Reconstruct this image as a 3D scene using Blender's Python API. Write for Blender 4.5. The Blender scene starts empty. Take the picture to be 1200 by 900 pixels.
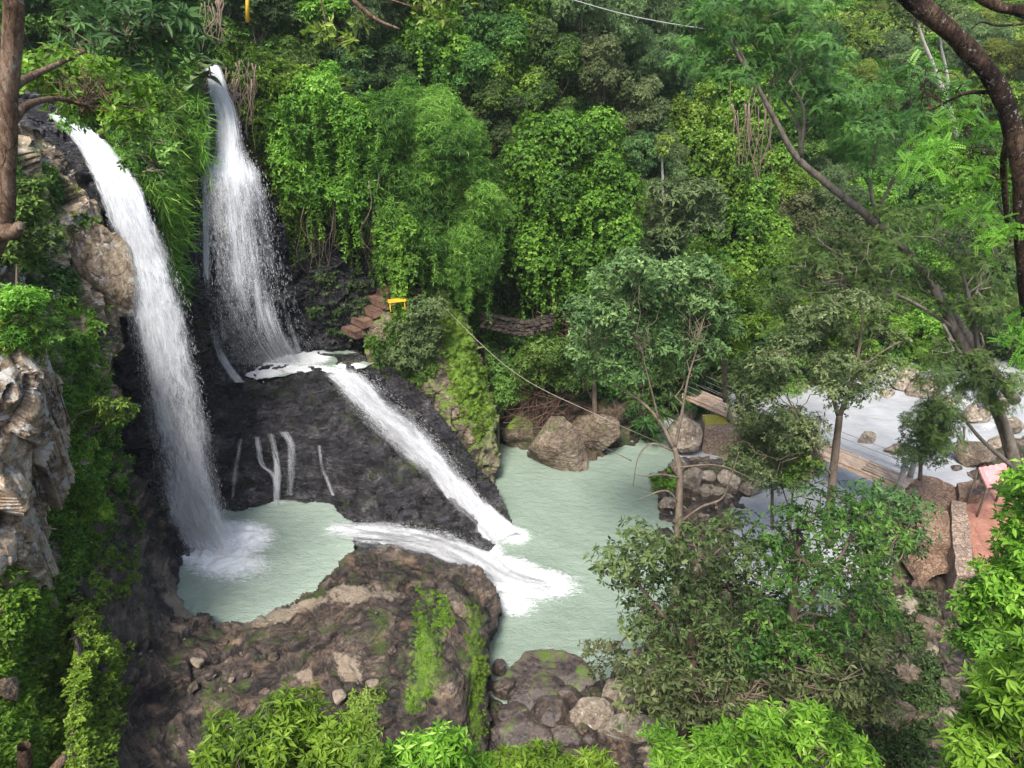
import bpy, math, random
import numpy as np
from mathutils import Vector, Matrix, Quaternion
SC = bpy.context.scene
COL = SC.collection
R = math.radians
RNG = np.random.default_rng(7)
random.seed(7)

# ---------------------------------------------------------------- view geometry (metres; water of the main pool is z = 0)
CAM_Z, PITCH, FPX = 22.0, R(28.0), 857.0
def ray(px, py):
    x = (px - 600.0) / FPX; y = -(py - 450.0) / FPX
    c, s = math.cos(PITCH), math.sin(PITCH)
    return x, c + y * s, -s + y * c
def at(px, py, Y):
    x, y, z = ray(px, py); t = Y / y
    return np.stack(np.broadcast_arrays(x * t, Y + 0 * t, CAM_Z + z * t), -1) if hasattr(t, 'shape') else np.array((x * t, Y, CAM_Z + z * t))
def atz(px, py, z):
    x, y, zz = ray(px, py); t = (z - CAM_Z) / zz
    return np.array((x * t, y * t, z))
def Yz(px, py, z): return float(atz(px, py, z)[1])
def pxm(px, py, Y): return FPX / (Y / ray(px, py)[1])          # photo pixels per metre at that spot

# ---------------------------------------------------------------- noise (numpy)
def _h(ix, iy, iz, seed):
    n = (ix * 374761393 + iy * 668265263 + iz * 2147483647 + seed * 974634777) & 0xFFFFFFFF
    n = ((n ^ (n >> 13)) * 1274126177) & 0xFFFFFFFF
    n = ((n ^ (n >> 16)) * 2246822519) & 0xFFFFFFFF
    return ((n ^ (n >> 15)) & 0xFFFFFF) / float(0xFFFFFF)
def vnoise(p, seed=0):
    p = np.asarray(p, float); i = np.floor(p).astype(np.int64); f = p - i
    f = f * f * f * (f * (f * 6 - 15) + 10); out = 0
    for dx in (0, 1):
        for dy in (0, 1):
            for dz in (0, 1):
                w = (f[..., 0] if dx else 1 - f[..., 0]) * (f[..., 1] if dy else 1 - f[..., 1]) * (f[..., 2] if dz else 1 - f[..., 2])
                out = out + w * _h(i[..., 0] + dx, i[..., 1] + dy, i[..., 2] + dz, seed)
    return out * 2 - 1
def fbm(p, oct=4, seed=0, gain=.5):
    p = np.asarray(p, float); a, s, o = 1.0, 0.0, 0
    for k in range(oct):
        o = o + a * vnoise(p * (2.03 ** k) + k * 17.3, seed + k); s += a; a *= gain
    return o / s
def worley(p, seed=0, vec=False):
    p = np.asarray(p, float); i = np.floor(p).astype(np.int64)
    f1 = np.full(p.shape[:-1], 9.0); f2 = f1.copy(); cid = np.zeros(p.shape[:-1]); dv = np.zeros(p.shape)
    for dx in (-1, 0, 1):
        for dy in (-1, 0, 1):
            for dz in (-1, 0, 1):
                jx, jy, jz = i[..., 0] + dx, i[..., 1] + dy, i[..., 2] + dz
                q = np.stack((jx + _h(jx, jy, jz, seed), jy + _h(jx, jy, jz, seed + 11), jz + _h(jx, jy, jz, seed + 23)), -1)
                d = np.linalg.norm(p - q, axis=-1); c = _h(jx, jy, jz, seed + 41)
                m = d < f1
                f2 = np.where(m, f1, np.minimum(f2, d)); cid = np.where(m, c, cid); f1 = np.where(m, d, f1)
                if vec: dv = np.where(m[..., None], p - q, dv)
    return (f1, f2, cid, dv) if vec else (f1, f2, cid)

# ---------------------------------------------------------------- object helpers
MAT = {}
def tag(o, label=None, cat=None, group=None, kind=None):
    if label: o['label'] = label
    if cat: o['category'] = cat
    if group: o['group'] = group
    if kind: o['kind'] = kind
    return o
def empty(name, loc, label=None, cat=None, group=None):
    o = bpy.data.objects.new(name, None); COL.objects.link(o)
    o.location = [float(v) for v in loc]; o.empty_display_size = .2
    return tag(o, label, cat, group)
def mesh_obj(name, V, F, mat, parent=None, origin=None, smooth=True, attrs=None, vattrs=None, Fsizes=None):
    """V (n,3) world space; F (m,k) int array, or list of faces of mixed sizes"""
    V = np.asarray(V, np.float32)
    if parent is not None: origin = np.array(parent.get('_o') or parent.location)
    elif origin is None: origin = np.array((V[:, 0].mean(), V[:, 1].mean(), V[:, 2].min()))
    W = V - np.asarray(origin, np.float32)
    me = bpy.data.meshes.new(name)
    if isinstance(F, np.ndarray):
        m, k = F.shape
        me.vertices.add(len(W)); me.vertices.foreach_set('co', W.ravel())
        me.loops.add(m * k); me.loops.foreach_set('vertex_index', F.ravel().astype(np.int32))
        me.polygons.add(m); me.polygons.foreach_set('loop_start', np.arange(0, m * k, k, dtype=np.int32))
        me.polygons.foreach_set('loop_total', np.full(m, k, np.int32))
        me.update(calc_edges=True)
    else:
        me.from_pydata([tuple(map(float, w)) for w in W], [], [tuple(map(int, f)) for f in F]); me.update()
    me.polygons.foreach_set('use_smooth', np.full(len(me.polygons), smooth, bool))
    for n, a in (attrs or {}).items():
        at_ = me.attributes.new(n, 'FLOAT', 'FACE'); at_.data.foreach_set('value', np.asarray(a, np.float32))
    for n, a in (vattrs or {}).items():
        at_ = me.attributes.new(n, 'FLOAT', 'POINT'); at_.data.foreach_set('value', np.asarray(a, np.float32))
    me.materials.append(mat)
    o = bpy.data.objects.new(name, me); COL.objects.link(o)
    if parent is not None: o.parent = parent
    else: o.location = [float(v) for v in origin]
    return o
class MB:
    """collects geometry of ONE mesh"""
    def __init__(s): s.V = []; s.F = []; s.n = 0
    def add(s, V, F):
        V = np.asarray(V, float); s.V.append(V); s.F += [tuple(int(i) + s.n for i in f) for f in F]; s.n += len(V)
    def tube(s, P, rad, sides=8, wob=0.0, seed=0, cap=True):
        P = np.asarray(P, float); n = len(P); rad = np.broadcast_to(np.asarray(rad, float), (n,))
        T = np.gradient(P, axis=0); T /= np.linalg.norm(T, axis=1)[:, None] + 1e-9
        ref = np.array((0, 0, 1.)) if abs(T[0][2]) < .9 else np.array((1., 0, 0))
        V = []; u = np.cross(T[0], ref); u /= np.linalg.norm(u)
        for i in range(n):
            u = u - T[i] * u.dot(T[i]); u /= np.linalg.norm(u) + 1e-9; w = np.cross(T[i], u)
            for k in range(sides):
                a = 2 * math.pi * k / sides
                V.append(P[i] + (u * math.cos(a) + w * math.sin(a)) * rad[i])
        V = np.array(V)
        if wob:
            cen = np.repeat(P, sides, 0); rr = np.repeat(rad, sides)[:, None]
            V = cen + (V - cen) * (1 + wob * fbm(V / (rr.mean() * 2.2) + seed, 3, seed)[:, None])
        F = [(i * sides + k, i * sides + (k + 1) % sides, (i + 1) * sides + (k + 1) % sides, (i + 1) * sides + k) for i in range(n - 1) for k in range(sides)]
        if cap: F += [tuple(range(sides))[::-1], tuple((n - 1) * sides + k for k in range(sides))]
        s.add(V, F)
    def box(s, c, half, rot=None, bev=0.0, jit=0.0, seed=0):
        c = np.array(c, float); h = np.array(half, float)
        b = min(bev, h.min() * .9)
        V = []; 
        for sx in (-1, 1):
            for sy in (-1, 1):
                for sz in (-1, 1):
                    V += [(sx * h[0], sy * (h[1] - b), sz * (h[2] - b)), (sx * (h[0] - b), sy * h[1], sz * (h[2] - b)), (sx * (h[0] - b), sy * (h[1] - b), sz * h[2])]
        V = np.array(V)
        def i(sx, sy, sz, k): return ((sx > 0) * 4 + (sy > 0) * 2 + (sz > 0)) * 3 + k
        F = []
        for sg in (-1, 1):
            F.append([i(sg, -1, -1, 0), i(sg, 1, -1, 0), i(sg, 1, 1, 0), i(sg, -1, 1, 0)][::sg])
            F.append([i(-1, sg, -1, 1), i(-1, sg, 1, 1), i(1, sg, 1, 1), i(1, sg, -1, 1)][::sg])
            F.append([i(-1, -1, sg, 2), i(1, -1, sg, 2), i(1, 1, sg, 2), i(-1, 1, sg, 2)][::sg])
        for a in (-1, 1):
            for b_ in (-1, 1):
                F.append([i(a, b_, -1, 0), i(a, b_, 1, 0), i(a, b_, 1, 1), i(a, b_, -1, 1)])
                F.append([i(a, -1, b_, 0), i(a, 1, b_, 0), i(a, 1, b_, 2), i(a, -1, b_, 2)])
                F.append([i(-1, a, b_, 1), i(1, a, b_, 1), i(1, a, b_, 2), i(-1, a, b_, 2)])
                for d in (-1, 1): F.append([i(a, b_, d, 0), i(a, b_, d, 1), i(a, b_, d, 2)])
        if jit: V = V + np.random.default_rng(seed).normal(0, jit, V.shape)
        if rot is not None: V = V @ np.array(rot.to_3x3() if hasattr(rot, 'to_3x3') else rot).T
        s.add(V + c, F)
    def build(s, name, mat, parent=None, origin=None, smooth=True):
        return mesh_obj(name, np.concatenate(s.V), s.F, mat, parent, origin, smooth)
def spline(P, n):
    """Catmull-Rom through rows of P (any width)"""
    P = np.asarray(P, float); m = len(P)
    if m < 3: return P[0] + (P[-1] - P[0]) * np.linspace(0, 1, n)[:, None]
    Q = np.vstack((2 * P[0] - P[1], P, 2 * P[-1] - P[-2])); t = np.linspace(0, m - 1 - 1e-6, n); i = t.astype(int); f = (t - i)[:, None]
    a, b, c, d = Q[i], Q[i + 1], Q[i + 2], Q[i + 3]
    return .5 * (2 * b + (c - a) * f + (2 * a - 5 * b + 4 * c - d) * f ** 2 + (3 * b - a - 3 * c + d) * f ** 3)

# ---------------------------------------------------------------- materials
def newmat(name):
    m = bpy.data.materials.new(name); m.use_nodes = True
    N, L = m.node_tree.nodes, m.node_tree.links
    for n in list(N): N.remove(n)
    out = N.new('ShaderNodeOutputMaterial')
    def node(t, ins=None, **kw):
        n = N.new(t)
        for k, v in kw.items(): setattr(n, k, v)
        for k, v in (ins or {}).items():
            s = n.inputs[k]
            if hasattr(v, 'is_linked') or isinstance(v, bpy.types.NodeSocket): L.new(v, s)
            else: s.default_value = v
        return n
    return m, node, out, L
def ramp(node, fac, stops):
    r = node('ShaderNodeValToRGB', {'Fac': fac}); e = r.color_ramp.elements
    while len(e) < len(stops): e.new(.5)
    for k, (p, c) in enumerate(stops): e[k].position = p; e[k].color = tuple(c) + (1,) if len(c) == 3 else c
    return r.outputs['Color']
def mix(node, f, a, b, bt='MIX'):
    n = node('ShaderNodeMix', data_type='RGBA', blend_type=bt)
    L = n.id_data.links
    for s, v in ((n.inputs[0], f), (n.inputs[6], a), (n.inputs[7], b)):
        if isinstance(v, bpy.types.NodeSocket): L.new(v, s)
        else: s.default_value = v if not isinstance(v, tuple) or len(v) == 4 else tuple(v) + (1,)
    return n.outputs[2]
def mth(node, op, a, b=0.5, c=None, clamp=False):
    n = node('ShaderNodeMath', operation=op, use_clamp=clamp); L = n.id_data.links
    for s, v in zip(n.inputs, (a, b, c)):
        if v is None: continue
        if isinstance(v, bpy.types.NodeSocket): L.new(v, s)
        else: s.default_value = v
    return n.outputs[0]
def rock_mat(name, cols, rough=.75, wet=.0, sc=1.0, bump=.35, moss=0.0, mosscol=(.10, .17, .02), lichen=0.0, stain=None, coord='Object', spec=.5, strata=0.0, lines=0.0):
    m, node, out, L = newmat(name)
    tc = node('ShaderNodeTexCoord').outputs[coord]
    if strata:
        mp = node('ShaderNodeMapping', {'Vector': tc, 'Rotation': (0.25, .15, 0), 'Scale': (1, 1, strata)}).outputs[0]
    else: mp = tc
    big = node('ShaderNodeTexNoise', {'Vector': mp, 'Scale': .55 * sc, 'Detail': 6, 'Roughness': .62}).outputs['Fac']
    fine = node('ShaderNodeTexNoise', {'Vector': mp, 'Scale': 5.5 * sc, 'Detail': 8, 'Roughness': .7}).outputs['Fac']
    grit = node('ShaderNodeTexNoise', {'Vector': mp, 'Scale': 30 * sc, 'Detail': 4, 'Roughness': .7}).outputs['Fac']
    f = mth(node, 'ADD', mth(node, 'MULTIPLY', big, .55), mth(node, 'MULTIPLY', fine, .45))
    k = len(cols)
    col = ramp(node, f, [(.39 + .22 * i / (k - 1), c) for i, c in enumerate(cols)])
    vor = node('ShaderNodeTexVoronoi', {'Vector': node('ShaderNodeMix', {'Factor': .12, 'A': mp, 'B': node('ShaderNodeTexNoise', {'Vector': mp, 'Scale': 2 * sc, 'Detail': 3}).outputs['Color']}, data_type='VECTOR').outputs[1] if False else mp, 'Scale': 1.3 * sc}, feature='DISTANCE_TO_EDGE').outputs['Distance']
    crack = ramp(node, mth(node, 'ADD', vor, mth(node, 'MULTIPLY', mth(node, 'SUBTRACT', fine, .5), .16)), [(0.0, (0, 0, 0)), (.035, (1, 1, 1))])
    col = mix(node, mth(node, 'MULTIPLY', mth(node, 'SUBTRACT', 1, crack), .30), col, tuple(c * .45 for c in cols[0]))
    cell = node('ShaderNodeAttribute', attribute_name='cell').outputs['Fac']
    col = node('ShaderNodeHueSaturation', {'Color': col, 'Value': mth(node, 'ADD', 1.0, mth(node, 'MULTIPLY', cell, 1.1))}).outputs[0]
    gc = ramp(node, grit, [(.3, (.62, .62, .62)), (.7, (1.35, 1.35, 1.35))])
    col = mix(node, .8, col, gc, 'MULTIPLY')
    if stain:
        sn = node('ShaderNodeTexNoise', {'Vector': mp, 'Scale': 1.1 * sc, 'Detail': 5, 'Roughness': .6}).outputs['Fac']
        col = mix(node, ramp(node, sn, [(.54, (0, 0, 0)), (.66, (.8, .8, .8))]), col, stain)
    if lichen:
        ln = node('ShaderNodeTexNoise', {'Vector': tc, 'Scale': 2.6 * sc, 'Detail': 9, 'Roughness': .72, 'Distortion': .4}).outputs['Fac']
        col = mix(node, ramp(node, ln, [(.60 - lichen * .14, (0, 0, 0)), (.66 - lichen * .14, (1, 1, 1))]), col, (.50, .48, .44))
    if lines:
        ln_ = node('ShaderNodeTexNoise', {'Vector': node('ShaderNodeMapping', {'Vector': tc, 'Rotation': (.12, -.1, 0), 'Scale': (.5, .5, 6.5)}).outputs[0], 'Scale': 1.6, 'Detail': 7, 'Roughness': .62, 'Distortion': .5}).outputs['Fac']
        lc = ramp(node, ln_, [(.40, (.35, .35, .35)), (.47, (1, 1, 1)), (.53, (.95, .95, .95)), (.60, (1.5, 1.45, 1.4))]); col = mix(node, lines, col, lc, 'MULTIPLY')
    rgh = rough
    if moss:
        nz = node('ShaderNodeSeparateXYZ', {'Vector': node('ShaderNodeNewGeometry').outputs['Normal']}).outputs['Z']
        mn = node('ShaderNodeTexNoise', {'Vector': tc, 'Scale': 1.2 * sc, 'Detail': 8, 'Roughness': .68}).outputs['Fac']
        mm = ramp(node, mth(node, 'ADD', mth(node, 'MULTIPLY', nz, .22), mn), [(.74 - moss * .25, (0, 0, 0)), (.86 - moss * .25, (1, 1, 1))])
        mc = ramp(node, grit, [(.35, tuple(c * .5 for c in mosscol)), (.65, mosscol)])
        col = mix(node, mm, col, mc)
    ta = node('ShaderNodeAttribute', attribute_name='tan').outputs['Fac']
    tb_ = ramp(node, mth(node, 'ADD', ta, mth(node, 'MULTIPLY', mth(node, 'SUBTRACT', fine, .5), 1.4)), [(.42, (0, 0, 0)), (.75, (.85, .85, .85))])
    col = mix(node, tb_, col, ramp(node, grit, [(.3, (.16, .12, .085)), (.7, (.40, .33, .25))]))
    ma = node('ShaderNodeAttribute', attribute_name='mossy').outputs['Fac']
    mb_ = ramp(node, mth(node, 'ADD', ma, mth(node, 'ADD', mth(node, 'MULTIPLY', mth(node, 'SUBTRACT', fine, .5), 1.8), mth(node, 'MULTIPLY', mth(node, 'SUBTRACT', big, .5), 2.0))), [(.40, (0, 0, 0)), (.72, (.9, .9, .9))])
    col = mix(node, mb_, col, ramp(node, grit, [(.3, (.045, .09, .008)), (.7, (.17, .30, .02))]))
    bp = node('ShaderNodeBump', {'Strength': bump, 'Distance': .12, 'Height': mth(node, 'ADD', mth(node, 'MULTIPLY', fine, 1.2), mth(node, 'ADD', mth(node, 'MULTIPLY', grit, .45), mth(node, 'ADD', mth(node, 'MULTIPLY', crack, .35), mth(node, 'MULTIPLY', ln_ if lines else grit, 2.2 if lines else 0.0))))}).outputs[0]
    if wet:
        rn = node('ShaderNodeTexNoise', {'Vector': tc, 'Scale': 1.4 * sc, 'Detail': 5}).outputs['Fac']
        rgh = node('ShaderNodeMapRange', {'Value': rn, 'From Min': .35, 'From Max': .65, 'To Min': rough - wet, 'To Max': rough}).outputs[0]
    b = node('ShaderNodeBsdfPrincipled', {'Base Color': col, 'Roughness': rgh, 'Normal': bp, 'Specular IOR Level': spec})
    L.new(b.outputs[0], out.inputs['Surface']); return m
def leaf_mat(name, dark, mid, light, tip=None, trans=.35, rough=.5, spec=.22):
    m, node, out, L = newmat(name)
    a = node('ShaderNodeAttribute', attribute_name='tint').outputs['Fac']
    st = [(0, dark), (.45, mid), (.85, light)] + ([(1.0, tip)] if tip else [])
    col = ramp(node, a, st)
    inf = node('ShaderNodeObjectInfo').outputs['Random']
    col = node('ShaderNodeHueSaturation', {'Color': col, 'Hue': node('ShaderNodeMapRange', {'Value': inf, 'To Min': .478, 'To Max': .516}).outputs[0],
               'Value': node('ShaderNodeMapRange', {'Value': inf, 'To Min': .78, 'To Max': 1.25}).outputs[0], 'Saturation': 1.0}).outputs[0]
    b = node('ShaderNodeBsdfPrincipled', {'Base Color': col, 'Roughness': rough, 'Specular IOR Level': spec})
    t = node('ShaderNodeBsdfTranslucent', {'Color': mix(node, .6, col, (.9, 1.0, .25, 1), 'MULTIPLY')})
    t.inputs['Color'].default_value = (.2, .4, .05, 1)
    L.new(node('ShaderNodeHueSaturation', {'Color': col, 'Value': 1.5, 'Saturation': 1.1}).outputs[0], t.inputs['Color'])
    ms = node('ShaderNodeMixShader', {0: trans, 1: b.outputs[0], 2: t.outputs[0]})
    L.new(ms.outputs[0], out.inputs['Surface']); return m
def simple_mat(name, c1, c2, scale=4, rough=.7, bump=.2, stretch=(1, 1, 1), metal=0, spec=.5):
    m, node, out, L = newmat(name)
    tc = node('ShaderNodeMapping', {'Vector': node('ShaderNodeTexCoord').outputs['Object'], 'Scale': stretch}).outputs[0]
    n = node('ShaderNodeTexNoise', {'Vector': tc, 'Scale': scale, 'Detail': 7, 'Roughness': .65}).outputs['Fac']
    n2 = node('ShaderNodeTexNoise', {'Vector': tc, 'Scale': scale * 6, 'Detail': 4, 'Roughness': .65}).outputs['Fac']
    col = ramp(node, mth(node, 'ADD', mth(node, 'MULTIPLY', n, .65), mth(node, 'MULTIPLY', n2, .35)), [(.36, c1), (.64, c2)])
    bp = node('ShaderNodeBump', {'Strength': bump, 'Distance': .05, 'Height': mth(node, 'ADD', n, n2)}).outputs[0]
    b = node('ShaderNodeBsdfPrincipled', {'Base Color': col, 'Roughness': rough, 'Normal': bp, 'Metallic': metal, 'Specular IOR Level': spec})
    L.new(b.outputs[0], out.inputs['Surface']); return m
def water_mat(name, base, deep, rough=.12, bscale=3.0, bump=.25):
    m, node, out, L = newmat(name)
    tc = node('ShaderNodeTexCoord').outputs['Object']
    n1 = node('ShaderNodeTexNoise', {'Vector': node('ShaderNodeMapping', {'Vector': tc, 'Scale': (1, 1.9, 1), 'Rotation': (0, 0, .35)}).outputs[0], 'Scale': bscale, 'Detail': 6, 'Roughness': .6, 'Distortion': .8}).outputs['Fac']
    n2 = node('ShaderNodeTexNoise', {'Vector': tc, 'Scale': .35, 'Detail': 4, 'Roughness': .6}).outputs['Fac']
    col = ramp(node, n2, [(.35, deep), (.65, base)])
    fo = node('ShaderNodeAttribute', attribute_name='foam').outputs['Fac']
    fn = node('ShaderNodeTexNoise', {'Vector': node('ShaderNodeMapping', {'Vector': tc, 'Scale': (.7, 2.0, 1), 'Rotation': (0, 0, -.25)}).outputs[0], 'Scale': 5.5, 'Detail': 9, 'Roughness': .78, 'Distortion': 1.2}).outputs['Fac']
    fm = ramp(node, mth(node, 'ADD', fo, mth(node, 'MULTIPLY', mth(node, 'SUBTRACT', fn, .5), 1.9)), [(.30, (0, 0, 0)), (.75, (1, 1, 1))])
    fm = mth(node, 'MULTIPLY', fm, ramp(node, fo, [(0, (0, 0, 0)), (.25, (1, 1, 1))]))
    col = mix(node, fm, col, (.74, .76, .76, 1))
    n3 = node('ShaderNodeTexNoise', {'Vector': node('ShaderNodeMapping', {'Vector': tc, 'Scale': (1, 2.4, 1), 'Rotation': (0, 0, -.3)}).outputs[0], 'Scale': bscale * 3.2, 'Detail': 4, 'Roughness': .55, 'Distortion': .5}).outputs['Fac']
    bp = node('ShaderNodeBump', {'Strength': bump, 'Distance': .12, 'Height': mth(node, 'ADD', n1, mth(node, 'MULTIPLY', n3, .35))}).outputs[0]
    b = node('ShaderNodeBsdfPrincipled', {'Base Color': col, 'Roughness': mth(node, 'ADD', rough, mth(node, 'MULTIPLY', fm, .6)), 'Normal': bp, 'IOR': 1.33})
    L.new(b.outputs[0], out.inputs['Surface']); return m

MAT['darkrock'] = rock_mat('wet_dark_rock', [(.007, .0068, .008), (.017, .016, .018), (.036, .033, .036), (.10, .094, .098)], rough=.40, wet=.26, sc=1.1, bump=.8, moss=.05, mosscol=(.04, .06, .012), strata=2.2, spec=.55, lines=.5)
MAT['ledge'] = rock_mat('brown_ledge_rock', [(.013, .010, .009), (.036, .027, .022), (.078, .058, .045), (.18, .14, .11)], rough=.6, wet=.32, sc=.9, bump=.7, moss=.02, mosscol=(.06, .09, .015), stain=(.15, .10, .065, 1), strata=3.2, spec=.45, lines=.9)
MAT['buttress'] = rock_mat('mossy_rock', [(.03, .024, .016), (.085, .066, .042), (.15, .12, .08), (.24, .20, .14)], rough=.85, sc=1.0, bump=.6, moss=.5, mosscol=(.13, .22, .015), strata=1.6)
MAT['cliff'] = rock_mat('pale_cliff_rock', [(.06, .042, .027), (.20, .145, .092), (.37, .285, .185), (.54, .45, .33)], rough=.85, sc=.8, bump=.8, moss=.22, mosscol=(.05, .09, .02), lichen=.35)
MAT['boulder'] = rock_mat('boulder_rock', [(.08, .06, .045), (.19, .15, .11), (.30, .25, .19), (.42, .36, .29)], rough=.8, sc=1.2, bump=.5, moss=.14, mosscol=(.08, .12, .02), lichen=.15)
MAT['lichenrock'] = rock_mat('lichen_rock', [(.08, .052, .034), (.27, .195, .125), (.46, .355, .245), (.62, .52, .39)], rough=.88, sc=.9, bump=.9, lichen=.62)
MAT['wetboulder'] = rock_mat('wet_boulder_rock', [(.022, .017, .016), (.055, .042, .036), (.10, .075, .06), (.17, .13, .10)], rough=.55, wet=.3, sc=1.2, bump=.4, moss=.05)
MAT['soil'] = rock_mat('dark_soil', [(.018, .012, .008), (.045, .03, .018), (.08, .055, .034), (.12, .09, .06)], rough=.95, sc=1.2, bump=.6, moss=.4, mosscol=(.03, .055, .012))  # dark brown soil tones with patches of green moss
MAT['path'] = rock_mat('brown_earth', [(.14, .085, .055), (.22, .14, .09), (.30, .20, .14)], rough=.95, sc=.9, bump=.25, moss=.05)
MAT['bark'] = simple_mat('grey_brown_bark', (.07, .05, .035), (.22, .17, .12), 6, .9, .6, (1, 1, .35))
MAT['redbark'] = rock_mat('reddish_bark', [(.07, .04, .026), (.18, .11, .068), (.31, .20, .13), (.44, .33, .24)], rough=.9, sc=5, bump=.9, lichen=.1, spec=.2, strata=.35)
MAT['darkbark'] = rock_mat('dark_brown_bark', [(.012, .008, .006), (.045, .026, .018), (.10, .058, .036), (.20, .13, .085)], rough=.9, sc=5.5, bump=1.0, lichen=.12, moss=.15, mosscol=(.10, .10, .02), spec=.2, strata=.4)
MAT['palebark'] = simple_mat('pale_bark', (.26, .23, .19), (.55, .51, .45), 5, .85, .4, (1, 1, .4))
MAT['root'] = simple_mat('hanging_root', (.10, .065, .045), (.26, .19, .14), 8, .9, .5)
G = dict(
 broad=((.016, .040, .009), (.060, .135, .022), (.125, .235, .040), (.22, .35, .08)),
 bright=((.026, .062, .009), (.105, .215, .024), (.195, .34, .045), (.31, .47, .09)),
 dark=((.016, .035, .011), (.050, .100, .028), (.10, .175, .048), (.17, .26, .08)),
 grey=((.028, .050, .020), (.10, .16, .056), (.175, .25, .095), (.27, .35, .15)),
 greyb=((.022, .045, .014), (.080, .140, .042), (.15, .225, .075), (.25, .33, .13)),
 vine=((.020, .050, .008), (.082, .180, .018), (.170, .31, .036), (.30, .45, .075)),
 willow=((.024, .058, .012), (.11, .215, .032), (.21, .34, .062), (.33, .46, .11)),
 acacia=((.018, .042, .012), (.060, .130, .026), (.115, .21, .045), (.19, .30, .07)),
 yellow=((.04, .065, .012), (.14, .20, .032), (.24, .31, .06), (.36, .41, .11)),
 olive=((.028, .040, .014), (.088, .115, .040), (.165, .19, .08), (.26, .27, .13)),
 neon=((.030, .075, .008), (.125, .26, .022), (.23, .40, .045), (.38, .56, .11)))
for k, c in G.items(): MAT['L_' + k] = leaf_mat(k + '_leaves', *c, trans=.42 if k in ('bright', 'neon', 'vine', 'yellow', 'willow') else .32)
# ---------------------------------------------------------------- terrain patches: real surfaces laid through surveyed points
class Patch: pass
def rbf(ctrl):
    C = np.array([(a, b) for a, b, _ in ctrl], float) / 100; D = np.array([c for _, _, c in ctrl], float)
    n = len(C); K = np.linalg.norm(C[:, None] - C[None], axis=-1)
    A = np.zeros((n + 3, n + 3)); A[:n, :n] = K - np.eye(n) * .01; A[:n, n] = 1; A[:n, n + 1:] = C; A[n:, :n] = A[:n, n:].T
    w = np.linalg.solve(A, np.concatenate((D, np.zeros(3))))
    def f(u, v):
        u = np.asarray(u, float) / 100; v = np.asarray(v, float) / 100; o = w[n] + w[n + 1] * u + w[n + 2] * v
        for i in range(n): o = o + w[i] * np.hypot(u - C[i, 0], v - C[i, 1])
        return o
    return f
def inpoly(u, v, poly):
    P = np.asarray(poly, float); c = np.zeros(np.shape(u), bool); j = len(P) - 1
    for i in range(len(P)):
        xi, yi = P[i]; xj, yj = P[j]
        t = (yi > v) != (yj > v)
        c ^= t & (u < (xj - xi) * (v - yi) / (yj - yi + 1e-12) + xi); j = i
    return c
def blocks(P, size, seed, flat=(1, 1, 1)):
    """angular fractured rock: each cell a tilted facet, cracks between"""
    q = P / size * np.array(flat); q = q + .35 * np.stack([fbm(q * 1.3 + 9 * k, 2, seed + k) for k in range(3)], -1)
    f1, f2, c, dv = worley(q, seed, True)
    tilt = np.stack((np.sin(c * 97.3), np.cos(c * 57.1), np.sin(c * 31.7 + 1)), -1)
    return (c - .5) * .9 + (dv * tilt).sum(-1) * 1.1 - np.clip(.14 - (f2 - f1), 0, 1) * 2.0, c
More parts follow.
